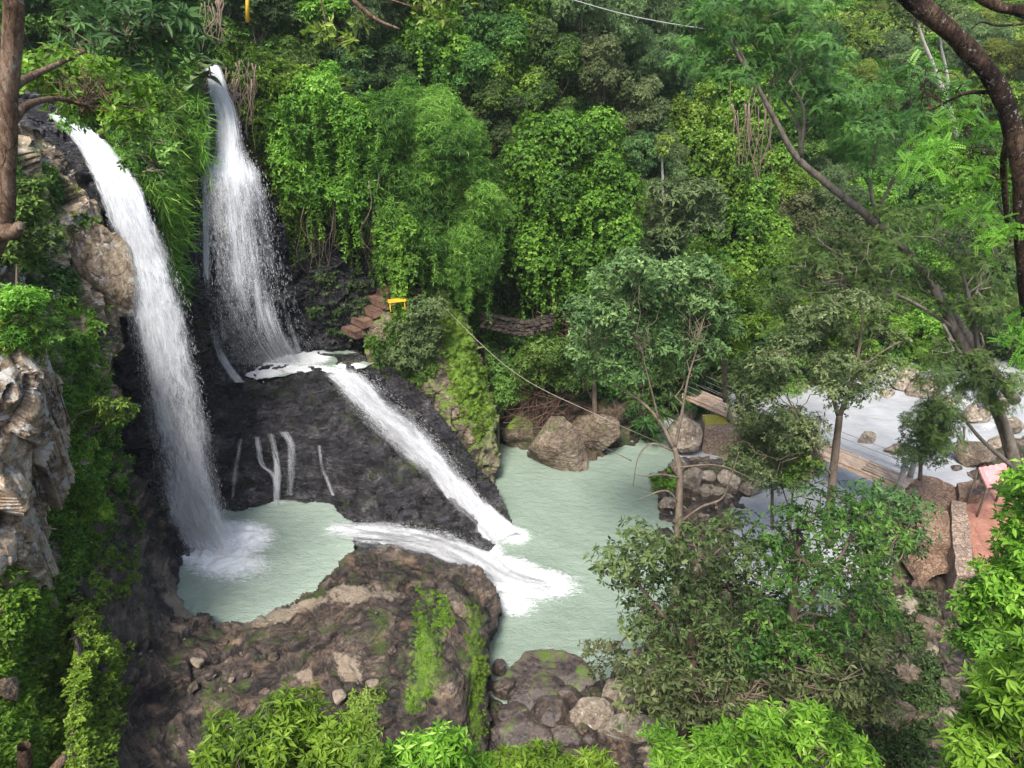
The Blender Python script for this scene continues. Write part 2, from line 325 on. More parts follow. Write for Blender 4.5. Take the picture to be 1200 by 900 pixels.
def patch(name, ctrl, bounds, step, mat, poly=None, big=(0.0, 3.0), blk=((0.0, 1.0),), fine=.03, flat=(1, 1, 1), seed=1, skirt=3.0, zmin=-1.4, tagkw=None, jag=3.0, pre=None, stepv=None, mosspoly=None, tanpoly=None, smooth=False, mossk=.21):
    f = rbf(ctrl); u0, v0, u1, v1 = bounds
    us = np.arange(u0, u1 + step, step); vs = np.arange(v0, v1 + (stepv or step), stepv or step)
    U, V = np.meshgrid(us, vs); nU, nV = len(us), len(vs)
    P = at(U, V, f(U, V))
    if pre is not None: P = pre(P, U, V)
    def normals(P):
        du = np.gradient(P, axis=1); dv = np.gradient(P, axis=0); n = np.cross(dv, du); n /= np.linalg.norm(n, axis=-1)[..., None] + 1e-9
        tocam = np.array((0, 0, CAM_Z)) - P; s = np.sign((n * tocam).sum(-1)); s[s == 0] = 1
        return n * s[..., None]
    n = normals(P); cell = 0 * U
    d = big[0] * fbm(P / big[1], 4, seed)
    for amp, size in blk:
        b, cc = blocks(P, size, seed + int(size * 10), flat); d = d + amp * b
        cell = cell * .5 + (cc - .5)
    d = d + fine * fbm(P / .25, 3, seed + 5)
    P = P + n * d[..., None]; ms = 0 * U
    for q in (mosspoly or []):
        q = np.array(q, float); cc_ = q.mean(0); wob = 5 * fbm(P / .5, 3, seed + 60), 5 * fbm(P / .5 + 9, 3, seed + 61)
        for g_ in (1.15, .95, .75, .5): ms = ms + mossk * inpoly(U + wob[0], V + wob[1], cc_ + (q - cc_) * g_)
    ts = 0 * U
    for q in (tanpoly or []):
        q = np.array(q, float); cc_ = q.mean(0); wob = 6 * fbm(P / .4, 3, seed + 62), 6 * fbm(P / .4 + 9, 3, seed + 63)
        for g_ in (1.1, .9, .7, .5): ts = ts + .25 * inpoly(U + wob[0], V + wob[1], cc_ + (q - cc_) * g_)
    idx = np.arange(nU * nV).reshape(nV, nU)
    F = np.stack((idx[:-1, :-1], idx[:-1, 1:], idx[1:, 1:], idx[1:, :-1]), -1).reshape(-1, 4)
    Vt = P.reshape(-1, 3)
    if poly is not None:
        ju = jag * fbm(P / .7, 3, seed + 77) ; jv = jag * fbm(P / .7 + 5, 3, seed + 78)
        ok = inpoly(U + ju, V + jv, poly).reshape(-1)
        F = F[ok[F].all(1)]
    # skirt: turn the open rim back and down so that the rock is solid
    E = np.concatenate((F[:, [0, 1]], F[:, [1, 2]], F[:, [2, 3]], F[:, [3, 0]])); key = np.sort(E, 1)
    _, inv, cnt = np.unique(key[:, 0].astype(np.int64) * len(Vt) + key[:, 1], return_inverse=True, return_counts=True)
    B = E[cnt[inv] == 1]
    rim = np.unique(B); mp = {int(r): k for k, r in enumerate(rim)}
    cam = np.array((0, 0, CAM_Z)); base = Vt[rim]; back = base - cam; back[:, 2] = 0; back /= np.linalg.norm(back, axis=1)[:, None]
    rings = [base + back * .25 * k - np.array((0, 0, 1)) * dz for k, dz in ((1, .12), (2.5, .6), (4, skirt))]
    rings[-1][:, 2] = np.minimum(rings[-1][:, 2], zmin) if skirt >= 3 else rings[-1][:, 2]
    off = len(Vt); allV = [Vt] + rings; Fs = [F]; m = len(rim)
    br = np.array([[mp[int(a)], mp[int(b)]] for a, b in B])
    prev = B
    for k in range(3):
        cur = br + off + k * m; Fs.append(np.stack((prev[:, 1], prev[:, 0], cur[:, 0], cur[:, 1]), -1)); prev = cur
    VV = np.concatenate(allV); FF = np.concatenate(Fs)
    used = np.unique(FF); rem = np.full(len(VV), -1); rem[used] = np.arange(len(used))
    o = mesh_obj(name, VV[used], rem[FF], mat, smooth=smooth, vattrs={'tan': np.concatenate([ts.ravel()] + [ts.ravel()[rim]] * 3)[used], 'mossy': np.concatenate([ms.ravel()] + [ms.ravel()[rim]] * 3)[used], 'cell': np.concatenate([cell.ravel()] + [cell.ravel()[rim]] * 3)[used]}, origin=(float(VV[used][:, 0].mean()), float(VV[used][:, 1].mean()), 0.0))
    tag(o, **(tagkw or {}))
    p = Patch(); p.obj = o; p.P = P; p.N = normals(P); p.b = (u0, v0, step, stepv or step)
    def S(u, v):
        a = np.clip((np.asarray(u, float) - u0) / step, 0, nU - 1.001); b = np.clip((np.asarray(v, float) - v0) / (stepv or step), 0, nV - 1.001)
        i, j = a.astype(int), b.astype(int); fa, fb = (a - i)[..., None], (b - j)[..., None]
        g = lambda A: (A[j, i] * (1 - fa) + A[j, i + 1] * fa) * (1 - fb) + (A[j + 1, i] * (1 - fa) + A[j + 1, i + 1] * fa) * fb
        return g(p.P), g(p.N)
    p.S = S
    return p

c3 = lambda rows: [(u, v, Y) for v, r in rows for u, Y in r]
z3 = lambda pts: [(u, v, Yz(u, v, z)) for u, v, z in pts]
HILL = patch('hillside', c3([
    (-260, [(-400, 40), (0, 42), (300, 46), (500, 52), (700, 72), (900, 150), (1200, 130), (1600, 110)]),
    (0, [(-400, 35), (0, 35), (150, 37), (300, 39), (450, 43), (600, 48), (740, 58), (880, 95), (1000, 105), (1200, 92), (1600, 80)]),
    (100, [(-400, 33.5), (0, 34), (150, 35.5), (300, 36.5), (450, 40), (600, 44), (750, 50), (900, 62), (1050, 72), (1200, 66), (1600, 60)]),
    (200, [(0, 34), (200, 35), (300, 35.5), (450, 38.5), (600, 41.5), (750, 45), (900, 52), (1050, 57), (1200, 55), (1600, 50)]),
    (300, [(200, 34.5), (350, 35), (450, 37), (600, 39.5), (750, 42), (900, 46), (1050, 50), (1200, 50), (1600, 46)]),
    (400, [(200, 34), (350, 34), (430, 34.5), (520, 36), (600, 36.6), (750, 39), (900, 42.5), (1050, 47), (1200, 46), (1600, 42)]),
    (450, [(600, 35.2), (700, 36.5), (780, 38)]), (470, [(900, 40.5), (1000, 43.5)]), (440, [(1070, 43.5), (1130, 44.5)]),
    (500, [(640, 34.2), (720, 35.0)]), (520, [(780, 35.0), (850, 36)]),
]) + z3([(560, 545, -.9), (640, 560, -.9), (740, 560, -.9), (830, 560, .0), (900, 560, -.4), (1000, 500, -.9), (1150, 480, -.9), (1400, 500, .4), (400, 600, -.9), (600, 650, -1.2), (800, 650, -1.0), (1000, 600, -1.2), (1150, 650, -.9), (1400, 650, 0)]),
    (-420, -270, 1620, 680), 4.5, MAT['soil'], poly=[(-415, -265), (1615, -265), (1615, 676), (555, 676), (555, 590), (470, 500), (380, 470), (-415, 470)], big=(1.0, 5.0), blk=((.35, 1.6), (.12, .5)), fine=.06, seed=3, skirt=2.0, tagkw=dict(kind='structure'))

# ground: one sheet under everything, out past the hills
gs = []
gx = np.concatenate((np.linspace(-400, -40, 10), np.linspace(-36, 36, 37), np.linspace(40, 400, 10))); gy = np.concatenate((np.linspace(-60, 8, 8), np.linspace(10, 48, 39), np.linspace(55, 500, 12)))
GX, GY = np.meshgrid(gx, gy); GP = np.stack((GX, GY, -1.6 + .25 * fbm(np.stack((GX, GY, 0 * GX), -1) / 3, 3, 5)), -1)
gi = np.arange(GX.size).reshape(GX.shape)
ground = mesh_obj('ground', GP.reshape(-1, 3), np.stack((gi[:-1, :-1], gi[:-1, 1:], gi[1:, 1:], gi[1:, :-1]), -1).reshape(-1, 4), MAT['soil'], origin=(0, 20, 0)); tag(ground, kind='structure')

# wall behind and between the two upper falls
def Z_(u, v, z): return (u, v, Yz(u, v, z))
WALL = patch('wet_cliff', [(-60, 60, 29.5), (0, 100, 29), (45, 135, 28.4), (100, 150, 29), (75, 190, 27.6), (110, 190, 27.8), (150, 250, 26.9), (180, 330, 26.4), (120, 330, 26.2), (130, 420, 25.6), (195, 420, 25.9), (195, 520, 24.9), (150, 560, 24.2), (205, 600, 24.2), (225, 655, 23.2), (160, 640, 22.8), (200, 690, 22.4), (100, 600, 24),
    (60, 60, 30.2), (150, 60, 31.5), (215, 70, 32.5), (250, 90, 33.1), (190, 130, 29.6), (215, 180, 30.4), (170, 180, 28.6), (215, 250, 29.8), (205, 330, 28.6), (225, 330, 29.2), (235, 420, 28.9), (245, 500, 28.2), (255, 560, 27.4), (262, 592, 27.0),
    (255, 180, 32.3), (270, 180, 33), (290, 260, 32.6), (245, 300, 30.8), (300, 340, 32.3), (270, 400, 31.4), (320, 412, 33.2), (345, 425, 33.3), (365, 412, 33.9), (260, 440, 29.9),
    (320, 140, 34.2), (345, 220, 34), (345, 300, 33.6), (380, 380, 33.3), (400, 425, 33.7), (430, 425, 33.9), (440, 350, 34.5), (420, 250, 35.2), (360, 60, 35.5), (420, 120, 36), (300, 40, 35.5)],
    (-80, 40, 450, 720), 2.4, MAT['darkrock'], poly=[(-80, 60), (60, 75), (160, 80), (235, 78), (300, 60), (430, 110), (450, 300), (450, 440), (400, 470), (320, 500), (270, 600), (235, 720), (90, 720), (60, 400), (-80, 300)],
    big=(.35, 2.2), blk=((.30, 1.3), (.12, .45)), fine=.05, flat=(1, 1, 1.5), seed=11, tagkw=dict(label='dark wet cliff face behind the two tall upper waterfalls', cat='cliff'))

OUT = patch('rock_outcrop', [Z_(232, 455, 5.6), Z_(262, 442, 5.95), Z_(300, 441, 6.02), Z_(350, 438, 6.0), Z_(300, 430, 5.6), Z_(350, 428, 5.6), Z_(385, 436, 5.9), Z_(425, 436, 5.8),
    Z_(262, 480, 5.0), Z_(300, 490, 4.8), Z_(350, 480, 5.0), Z_(400, 470, 5.0), Z_(440, 480, 4.7), Z_(480, 510, 3.6), Z_(520, 560, 2.1), Z_(548, 600, .9), Z_(572, 640, -.2), Z_(520, 612, .9), Z_(450, 615, 1.1), Z_(400, 612, 1.15), Z_(470, 570, 2.5), Z_(420, 540, 3.3), Z_(470, 540, 3.1),
    (285, 510, 28.6), (320, 512, 28.5), (345, 515, 28.4), (300, 550, 27.6), (335, 560, 27.5), (330, 595, 26.9), (275, 585, 26.8), (380, 560, 27.6), (390, 605, 26.6), (380, 520, 28.5), (262, 540, 27.6), (240, 500, 28.3), (240, 560, 27.2), (230, 610, 26.0)],
    (225, 425, 585, 652), 1.6, MAT['darkrock'], poly=[(226, 450), (250, 437), (300, 432), (345, 430), (375, 432), (425, 432), (450, 462), (500, 520), (545, 585), (578, 642), (560, 650), (520, 626), (450, 618), (400, 618), (360, 612), (300, 606), (226, 622)],
    big=(.30, 1.9), blk=((.20, 1.9), (.11, 1.0), (.03, .38)), fine=.025, flat=(1, 1, 1.7), seed=21, smooth=True, tagkw=dict(label='broad dark basalt outcrop between the plunge pool and the sloping chute', cat='rock outcrop'))

CHUTE = patch('chute_bed', [Z_(385, 428, 5.7), Z_(440, 425, 5.9), Z_(405, 455, 5.4), Z_(450, 450, 5.5), Z_(440, 490, 4.2), Z_(490, 480, 4.4), Z_(490, 540, 2.7), Z_(530, 530, 2.8), Z_(530, 595, 1.0), Z_(570, 580, 1.0), Z_(570, 640, -.3), Z_(610, 625, -.3), Z_(350, 420, 5.6)],
    (330, 410, 620, 650), 2.5, MAT['darkrock'], poly=[(330, 412), (450, 415), (500, 465), (545, 525), (585, 575), (612, 640), (560, 648), (520, 600), (470, 540), (420, 485), (380, 450), (335, 440)],
    big=(.12, 1.2), blk=((.12, .6),), fine=.03, seed=25, tagkw=dict(label='sloping rock bed under the long diagonal chute of white water', cat='rock'))

LEDGE = patch('rock_ledge', [Z_(110, 530, 7.4), Z_(145, 545, 6.2), Z_(150, 590, 4.9), Z_(178, 590, 3.8), Z_(192, 622, 2.6), Z_(206, 655, 1.5), Z_(214, 690, 1.5), Z_(130, 640, 4.9), Z_(170, 660, 3.6), Z_(100, 600, 6.6), Z_(205, 690, 1.9), Z_(240, 727, 1.75), Z_(300, 722, 1.8), Z_(350, 700, 1.9), Z_(400, 655, 1.9), Z_(450, 648, 1.9), Z_(520, 660, 1.8), Z_(565, 690, 1.3),
    Z_(582, 725, .8), Z_(578, 765, .9), Z_(575, 800, 1.1), Z_(572, 860, .9), Z_(580, 900, .9), Z_(540, 690, 2.1), Z_(560, 740, 2.3), Z_(545, 790, 2.6), Z_(540, 850, 2.4), Z_(500, 720, 2.9), Z_(480, 800, 3.1), Z_(440, 700, 2.9), Z_(400, 720, 2.8), Z_(380, 780, 2.9), Z_(300, 770, 2.5), Z_(300, 840, 2.4), Z_(400, 870, 2.6), Z_(220, 780, 2.8), Z_(150, 740, 4.0), Z_(160, 830, 3.2), Z_(230, 870, 2.4), Z_(90, 760, 6.4), Z_(110, 850, 5.0), Z_(300, 930, 2), Z_(500, 930, 2)],
    (85, 515, 600, 940), 1.9, MAT['ledge'], poly=[(85, 560), (110, 520), (150, 535), (178, 580), (196, 625), (208, 655), (212, 690), (222, 722), (255, 734), (290, 729), (330, 712), (368, 690), (390, 662), (412, 648), (450, 644), (500, 650), (555, 668), (572, 682), (583, 705), (584, 735), (572, 752), (574, 790), (570, 940), (85, 940)],
    big=(.30, 1.6), blk=((.15, 1.3), (.05, .5)), fine=.02, smooth=True, flat=(1, 1, 1.8), seed=31, mosspoly=[[(488, 690), (515, 692), (530, 720), (522, 770), (500, 830), (480, 850), (470, 800), (478, 740)], [(548, 700), (562, 712), (572, 790), (568, 860), (552, 890), (546, 800)], [(410, 818), (450, 812), (446, 860), (415, 872)]], tanpoly=[[(275, 726), (330, 712), (395, 684), (400, 700), (340, 728), (285, 742)], [(385, 690), (440, 682), (480, 690), (470, 705), (400, 712)], [(385, 762), (418, 765), (425, 795), (395, 795)], [(340, 780), (370, 782), (365, 800), (342, 798)], [(190, 680), (215, 690), (235, 735), (205, 725)]], tagkw=dict(label='big brown rock ledge with mossy right flank below the round plunge pool', cat='rock ledge'))

BUTT = patch('mossy_rock_buttress', [(430, 395, 33.2), (470, 350, 34.2), (500, 335, 34.6), (520, 345, 34.2), (450, 430, 32.6), (480, 400, 32.9), (520, 390, 32.9), (545, 410, 33.2), (470, 460, 31.6), (510, 450, 31.6), (550, 450, 32.0), (575, 470, 32.8), (500, 500, 30.6), (540, 500, 30.6), (580, 500, 31.6), (530, 540, 29.7), (575, 545, 30.2), (560, 575, 29.3), (585, 575, 30.5), (545, 590, 28.6), (600, 545, 33), (590, 450, 35)],
    (420, 325, 605, 610), 1.8, MAT['buttress'], poly=[(425, 400), (440, 370), (475, 340), (515, 332), (545, 372), (560, 400), (578, 455), (585, 490), (584, 545), (574, 585), (560, 600), (545, 590), (520, 555), (480, 500), (455, 460), (430, 430)],
    big=(.3, 1.6), blk=((.2, 1.0), (.07, .4)), fine=.04, flat=(1, 1, 1.4), seed=41, mossk=.33, mosspoly=[[(498, 335), (528, 345), (550, 385), (566, 420), (580, 460), (582, 500), (560, 512), (543, 480), (528, 440), (514, 400), (502, 370)]], tagkw=dict(label='tall rock buttress with a bright green moss stripe right of the chute', cat='rock'))

LEFT = patch('left_cliff', [(-200, 60, 22), (-60, 120, 22), (10, 150, 24), (40, 160, 26.5), (65, 190, 26.2), (90, 230, 26.2), (120, 290, 25.6), (135, 350, 25.3), (135, 420, 25), (60, 250, 24.6), (40, 300, 23), (80, 320, 24.2), (100, 380, 23.4), (60, 400, 20.5), (110, 450, 23.4), (0, 280, 20), (-100, 300, 20), (0, 350, 18.5), (0, 420, 16.5), (-100, 450, 17),
    (70, 480, 19.5), (120, 520, 23.2), (130, 590, 22.6), (70, 560, 18.6), (40, 620, 16.5), (100, 640, 20.0), (145, 650, 22.2), (0, 600, 14.5), (-100, 600, 14.5), (0, 700, 14), (60, 700, 16.5), (110, 720, 18.6), (150, 760, 18.6), (50, 790, 14.6), (120, 840, 15.6), (0, 850, 12), (60, 880, 12.8), (-100, 800, 12.5), (130, 920, 14.2), (0, 940, 10.5), (170, 680, 21.4), (170, 800, 17.2)],
    (-200, 60, 190, 940), 2.3, MAT['cliff'], poly=[(-200, 60), (0, 140), (45, 150), (75, 185), (108, 240), (125, 290), (140, 340), (142, 400), (133, 450), (140, 520), (140, 580), (160, 620), (165, 690), (168, 760), (150, 830), (140, 940), (-200, 940)],
    big=(.5, 2.8), blk=((.5, 1.7), (.16, .6), (.04, .2)), fine=.04, flat=(1, 1, .8), seed=51, tagkw=dict(label='pale craggy cliff left of the left waterfall with plants in its cracks', cat='cliff'))

BED = patch('cascade_bed', z3([(370, 600, 1.25), (375, 660, 1.3), (430, 605, 1.2), (440, 655, 1.2), (490, 610, 1.0), (500, 665, .9), (540, 625, .55), (545, 680, .45), (585, 650, -.1), (580, 700, -.2), (620, 690, -.5)]),
    (375, 596, 610, 704), 2.5, MAT['darkrock'], poly=[(375, 598), (500, 600), (545, 615), (600, 645), (605, 700), (560, 702), (500, 675), (375, 665)], big=(.08, 1), blk=((.1, .5),), fine=.03, seed=27, tagkw=dict(label='low rock sill where the plunge pool spills over into the main pool', cat='rock'))

FACE = patch('fractured_rock_face', [(-80, 380, 14.8), (0, 395, 15.2), (40, 390, 15.8), (70, 415, 16.6), (72, 455, 16.6), (60, 500, 16.2), (45, 440, 15.4), (20, 470, 14.8), (-80, 500, 13.8), (50, 560, 16), (20, 560, 15.2), (0, 600, 14.4), (-80, 640, 13.2), (45, 620, 15.8), (30, 700, 14.8), (0, 720, 14.0), (-80, 760, 13)],
    (-80, 375, 90, 770), 2.0, MAT['lichenrock'], poly=[(-80, 378), (0, 392), (30, 402), (50, 384), (70, 408), (74, 446), (58, 470), (62, 500), (44, 560), (50, 610), (46, 660), (24, 730), (-80, 765)],
    big=(.35, 1.8), blk=((.45, 1.6), (.07, .5)), fine=.02, flat=(1, 1, .6), seed=57, skirt=2.0, tagkw=dict(label='fractured tan rock face with white lichen at the left edge of the picture', cat='rock face'))

# right bank, shingle and the near slope under the camera
BANK = patch('river_bank', z3([(560, 802, .1), (600, 800, .05), (690, 800, .1), (730, 790, .2), (740, 700, -.5), (700, 740, -.5), (760, 640, -.4), (765, 585, .1), (790, 560, .35), (830, 545, .4), (850, 600, .2), (880, 590, -.2), (800, 640, .2), (850, 720, .5), (900, 700, -.2), (980, 690, -.3), (1040, 690, .4), (1090, 720, 1.0), (1100, 640, .8), (950, 780, .8), (800, 800, .6), (700, 860, .8), (600, 870, .6), (900, 880, 1.4), (1050, 820, 1.6), (1150, 760, 2), (1250, 700, 2.4), (1200, 900, 3), (700, 960, 1.4), (1000, 960, 2), (1250, 600, 1.6), (1170, 560, .6), (1120, 540, -.4), (1200, 520, .3), (1300, 520, 1)]),
    (555, 500, 1300, 970), 4.0, MAT['ledge'], poly=[(560, 800), (690, 799), (735, 780), (735, 690), (770, 590), (760, 560), (800, 530), (870, 545), (905, 590), (880, 650), (950, 690), (1040, 680), (1060, 600), (1120, 545), (1200, 505), (1300, 500), (1300, 970), (560, 970)],
    big=(.18, 2.0), blk=((.16, .7), (.06, .25)), fine=.03, seed=61, skirt=1.5, tagkw=dict(kind='structure'))

# the slope the photographer stands on, running down out of the frame (plants in front root in it)
SX, SY = np.meshgrid(np.linspace(-14, 16, 70), np.linspace(-4, 13, 60))
def slope_z(x, y): return np.minimum(CAM_Z - 2.0, 20.2 - 2.1 * np.maximum(y, 0) - np.maximum(-x - 3, 0) * .8)
SZ = slope_z(SX, SY) + .25 * fbm(np.stack((SX, SY, 0 * SX), -1), 4, 8)
si = np.arange(SX.size).reshape(SX.shape)
near = mesh_obj('near_slope', np.stack((SX, SY, SZ), -1).reshape(-1, 3), np.stack((si[:-1, :-1], si[:-1, 1:], si[1:, 1:], si[1:, :-1]), -1).reshape(-1, 4), MAT['soil']); tag(near, kind='structure')

# ---------------------------------------------------------------- water
def pool(name, bounds, z, step, mat, foams, amp=.02, seed=5, poly=None, fh=1.0):
    x0, y0, x1, y1 = bounds
    X, Y = np.meshgrid(np.arange(x0, x1 + step, step), np.arange(y0, y1 + step, step))
    Pn = np.stack((X, Y, 0 * X), -1)
    H = amp * (fbm(Pn * np.array((1.1, 2.1, 1)), 4, seed) + .5 * vnoise(Pn * np.array((3, 5, 1)), seed + 3))
    foam = np.zeros(X.shape)
    for cx, cy, rx, ry, rot, st in foams:
        dx, dy = X - cx, Y - cy; a, b = math.cos(rot), math.sin(rot)
        e = np.hypot((dx * a + dy * b) / rx, (-dx * b + dy * a) / ry)
        foam = np.maximum(foam, st * np.clip(1.25 - e, 0, 1.0))
    H = H + fh * np.minimum(foam, 1.2) * (.10 + .16 * fbm(Pn * 3.0, 3, seed + 9))
    i = np.arange(X.size).reshape(X.shape)
    F = np.stack((i[:-1, :-1], i[:-1, 1:], i[1:, 1:], i[1:, :-1]), -1).reshape(-1, 4)
    if poly is not None:
        q = np.array([atz(a, b, z)[:2] for a, b in poly]); F = F[inpoly(X + .1 * fbm(Pn * 2.5, 3, 4), Y + .1 * fbm(Pn * 2.5 + 7, 3, 4), q).reshape(-1)[F].all(1)]
    o = mesh_obj(name, np.stack((X, Y, z + H), -1).reshape(-1, 3), F, mat, origin=((x0 + x1) / 2, (y0 + y1) / 2, z), vattrs={'foam': foam.ravel()})
    tag(o, kind='structure'); return o
MAT['poolwater'] = water_mat('milky_green_water', (.215, .275, .218), (.18, .23, .182), .07, 2.6, .7)
MAT['riverwater'] = water_mat('pale_river_water', (.37, .375, .385), (.25, .26, .265), .10, 2.2, .5)
def fo(px, py, z, rx, ry, rot, st):
    p = atz(px, py, z); return (p[0], p[1], rx, ry, rot, st)
mp_ = [fo(600, 628, 0, 1.0, .7, -.2, 1.0), fo(590, 668, 0, 1.8, 1.0, -.1, 1.1), fo(622, 684, 0, 2.2, 1.1, -.1, 1.05), fo(600, 708, 0, 1.2, .9, -.2, .8), fo(575, 650, 0, .8, 1.2, 0, .8)]
pool('pool_water', (-3.5, 14, 9.0, 36.5), 0.0, .07, MAT['poolwater'], mp_, amp=.03)
pp = [fo(240, 636, 1.5, 1.9, 1.4, 0, 1.7), fo(266, 634, 1.5, 2.0, 1.4, 0, 1.5), fo(262, 658, 1.5, 2.3, 1.2, -.3, .95), fo(395, 620, 1.5, .9, .6, 0, .5), fo(325, 588, 1.5, .5, .25, 0, .6)]
MAT['plungewater'] = water_mat('milky_plunge_water', (.29, .355, .29), (.235, .295, .24), .08, 2.6, .8)
pool('plunge_pool_water', (-15, 18.5, -6.35, 28.2), 1.5, .06, MAT['plungewater'], pp, amp=.025, seed=9, poly=[(150, 560), (260, 560), (385, 585), (404, 606), (416, 612), (416, 650), (385, 680), (330, 750), (150, 760)])
pool('river_water', (8.9, 18, 34, 50), -.05, .12, MAT['riverwater'], [fo(1160, 500, -.05, 1.2, .5, .5, .4), fo(940, 600, -.05, 1, .6, .2, .3)], amp=.03, seed=12)
# small upper basin where the right fall lands
ub = [fo(325, 426, 5.8, 1.9, 1.3, .1, 1.5), fo(362, 422, 5.8, 1.2, 1.1, .1, 1.3), fo(410, 432, 5.8, 1.0, .6, 0, .8), fo(300, 440, 5.8, 1.6, .7, 0, 1.3), fo(360, 436, 5.8, 1.4, .6, 0, 1.3), fo(270, 438, 5.8, .9, .6, 0, 1.2)]
pool('basin_water', (-14, 30.0, -5.6, 35.2), 5.92, .05, MAT['poolwater'], ub, amp=.03, seed=15, fh=.25, poly=[(262, 432), (285, 441), (300, 445), (335, 441), (368, 434), (388, 438), (405, 436), (425, 432), (442, 424), (420, 414), (385, 402), (340, 400), (262, 408)])

# ---------------------------------------------------------------- camera, light
cam = bpy.data.cameras.new('camera'); co = bpy.data.objects.new('camera', cam); COL.objects.link(co); SC.camera = co
co.location = (0, 0, CAM_Z); co.rotation_euler = (math.pi / 2 - PITCH, 0, 0)
cam.sensor_width = 36; cam.lens = 36 * FPX / 1200; cam.clip_end = 3000; cam.clip_start = .05
w = bpy.data.worlds.new('World'); SC.world = w; w.use_nodes = True
WN, WL = w.node_tree.nodes, w.node_tree.links
sky = WN.new('ShaderNodeTexSky'); sky.sky_type = 'NISHITA'; sky.sun_disc = False
SUN_EL, SUN_AZ = R(58), R(200)     # azimuth measured clockwise from +Y
sky.sun_elevation = SUN_EL; sky.sun_rotation = SUN_AZ; sky.air_density = 1.0; sky.dust_density = 3.0; sky.ozone_density = .6
bg = [n for n in WN if n.type == 'BACKGROUND'][0]; bg.inputs['Strength'].default_value = .125; WL.new(sky.outputs[0], bg.inputs['Color'])
sd = bpy.data.lights.new('sun', 'SUN'); so = bpy.data.objects.new('sun', sd); COL.objects.link(so)
sd.energy = 2.5; sd.angle = R(16); sd.color = (1, .96, .90)
dirv = Vector((math.sin(SUN_AZ) * math.cos(SUN_EL), math.cos(SUN_AZ) * math.cos(SUN_EL), math.sin(SUN_EL)))
so.rotation_euler = (-dirv).to_track_quat('-Z', 'Y').to_euler()
SC.view_settings.view_transform = 'Standard'; SC.view_settings.look = 'None'; SC.view_settings.exposure = 1.38; SC.view_settings.gamma = 1
SC.cycles.use_denoising = True; SC.cycles.max_bounces = 7; SC.cycles.transparent_max_bounces = 24; SC.cycles.diffuse_bounces = 4; SC.cycles.transmission_bounces = 4
SC.cycles.sample_clamp_indirect = 6
# ---------------------------------------------------------------- leaves
def nrm(a): return a / (np.linalg.norm(a, axis=-1, keepdims=True) + 1e-9)
def leafcore(pos, A, tint, L, W, whorl=5, droop=.3, spread=.9, pin=0, rng=None, lvar=.48):
    """sprigs at pos with axis A -> quad leaves; pin>0: feather fronds with pin pairs of leaflets"""
    rng = rng or RNG; n = len(pos); A = nrm(A)
    e1 = nrm(np.cross(A, rng.normal(size=(n, 3)))); e2 = np.cross(A, e1)
    ph = rng.uniform(0, 2 * np.pi, (n, 1)) + np.arange(whorl)[None] * (2 * np.pi / whorl) + rng.normal(0, .35, (n, whorl))
    ax = A[:, None] * (1 - spread * .75) + (e1[:, None] * np.cos(ph)[..., None] + e2[:, None] * np.sin(ph)[..., None]) * spread
    ax = ax + rng.normal(0, .15, ax.shape); ax[..., 2] -= droop; ax = nrm(ax)
    nn = A[:, None] + rng.normal(0, .25, ax.shape); nn = nrm(nn - ax * (nn * ax).sum(-1, keepdims=True)); sd = np.cross(nn, ax)
    ll = (L * (1 + lvar * rng.uniform(-1, 1, (n, whorl))))[..., None]; b = np.repeat(pos[:, None], whorl, 1) + ax * ll * .06
    t = np.repeat(tint[:, None], whorl, 1) + rng.normal(0, .17, (n, whorl))
    if pin:
        k = np.arange(1, pin + 1) / (pin + .5)
        bb = b[:, :, None] + ax[:, :, None] * (ll[:, :, None] * k[:, None]) - np.array((0, 0, 1)) * (ll[:, :, None] * .22 * (k ** 2)[:, None])
        V = []
        for sg in (-1, 1):
            la = nrm(sd[:, :, None] * sg + ax[:, :, None] * .45 + np.zeros_like(bb)); lw = np.broadcast_to(ll[:, :, None] / pin * .42, bb.shape[:-1] + (1,))
            lL = ll[:, :, None] * W * (1.05 - .55 * k)[:, None]; wd = np.cross(nn[:, :, None] + 0 * la, la)
            V.append(np.stack((bb, bb + la * lL * .5 + wd * lw, bb + la * lL - nn[:, :, None] * lL * .15, bb + la * lL * .5 - wd * lw), -2))
        V = np.stack(V, 3).reshape(-1, 3); tt = np.repeat(t.reshape(-1), pin * 2)
    else:
        m = b + ax * ll * .45 + nn * ll * W * .12
        V = np.stack((b, m + sd * ll * W * .5, b + ax * ll - nn * ll * .10, m - sd * ll * W * .5), -2).reshape(-1, 3); tt = t.reshape(-1)
    return V, np.clip(tt, 0, 1)
def clump_sprigs(C, Rad, cnt, rng, shell=.55, up=.5, outw=.7, tint=None, flatbot=.35):
    """random sprigs in the outer part of ellipsoidal clumps"""
    C = np.asarray(C, float); m = len(C); Rad = np.asarray(Rad, float)
    if Rad.ndim == 1: Rad = np.repeat(Rad[:, None], 3, 1)
    cnt = np.broadcast_to(np.asarray(cnt), (m,)).astype(int)
    ix = np.repeat(np.arange(m), cnt); n = len(ix)
    d = nrm(rng.normal(size=(n, 3))); flip = (d[:, 2] < 0) & (rng.random(n) < flatbot * 1.6); d[flip, 2] *= -1
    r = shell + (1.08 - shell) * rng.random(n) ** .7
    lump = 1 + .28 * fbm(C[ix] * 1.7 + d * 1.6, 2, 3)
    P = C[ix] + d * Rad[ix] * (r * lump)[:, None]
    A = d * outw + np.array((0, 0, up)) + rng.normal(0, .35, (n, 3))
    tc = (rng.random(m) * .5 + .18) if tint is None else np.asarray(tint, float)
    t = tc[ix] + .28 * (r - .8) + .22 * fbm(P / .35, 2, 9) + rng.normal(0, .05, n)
    return P, A, t
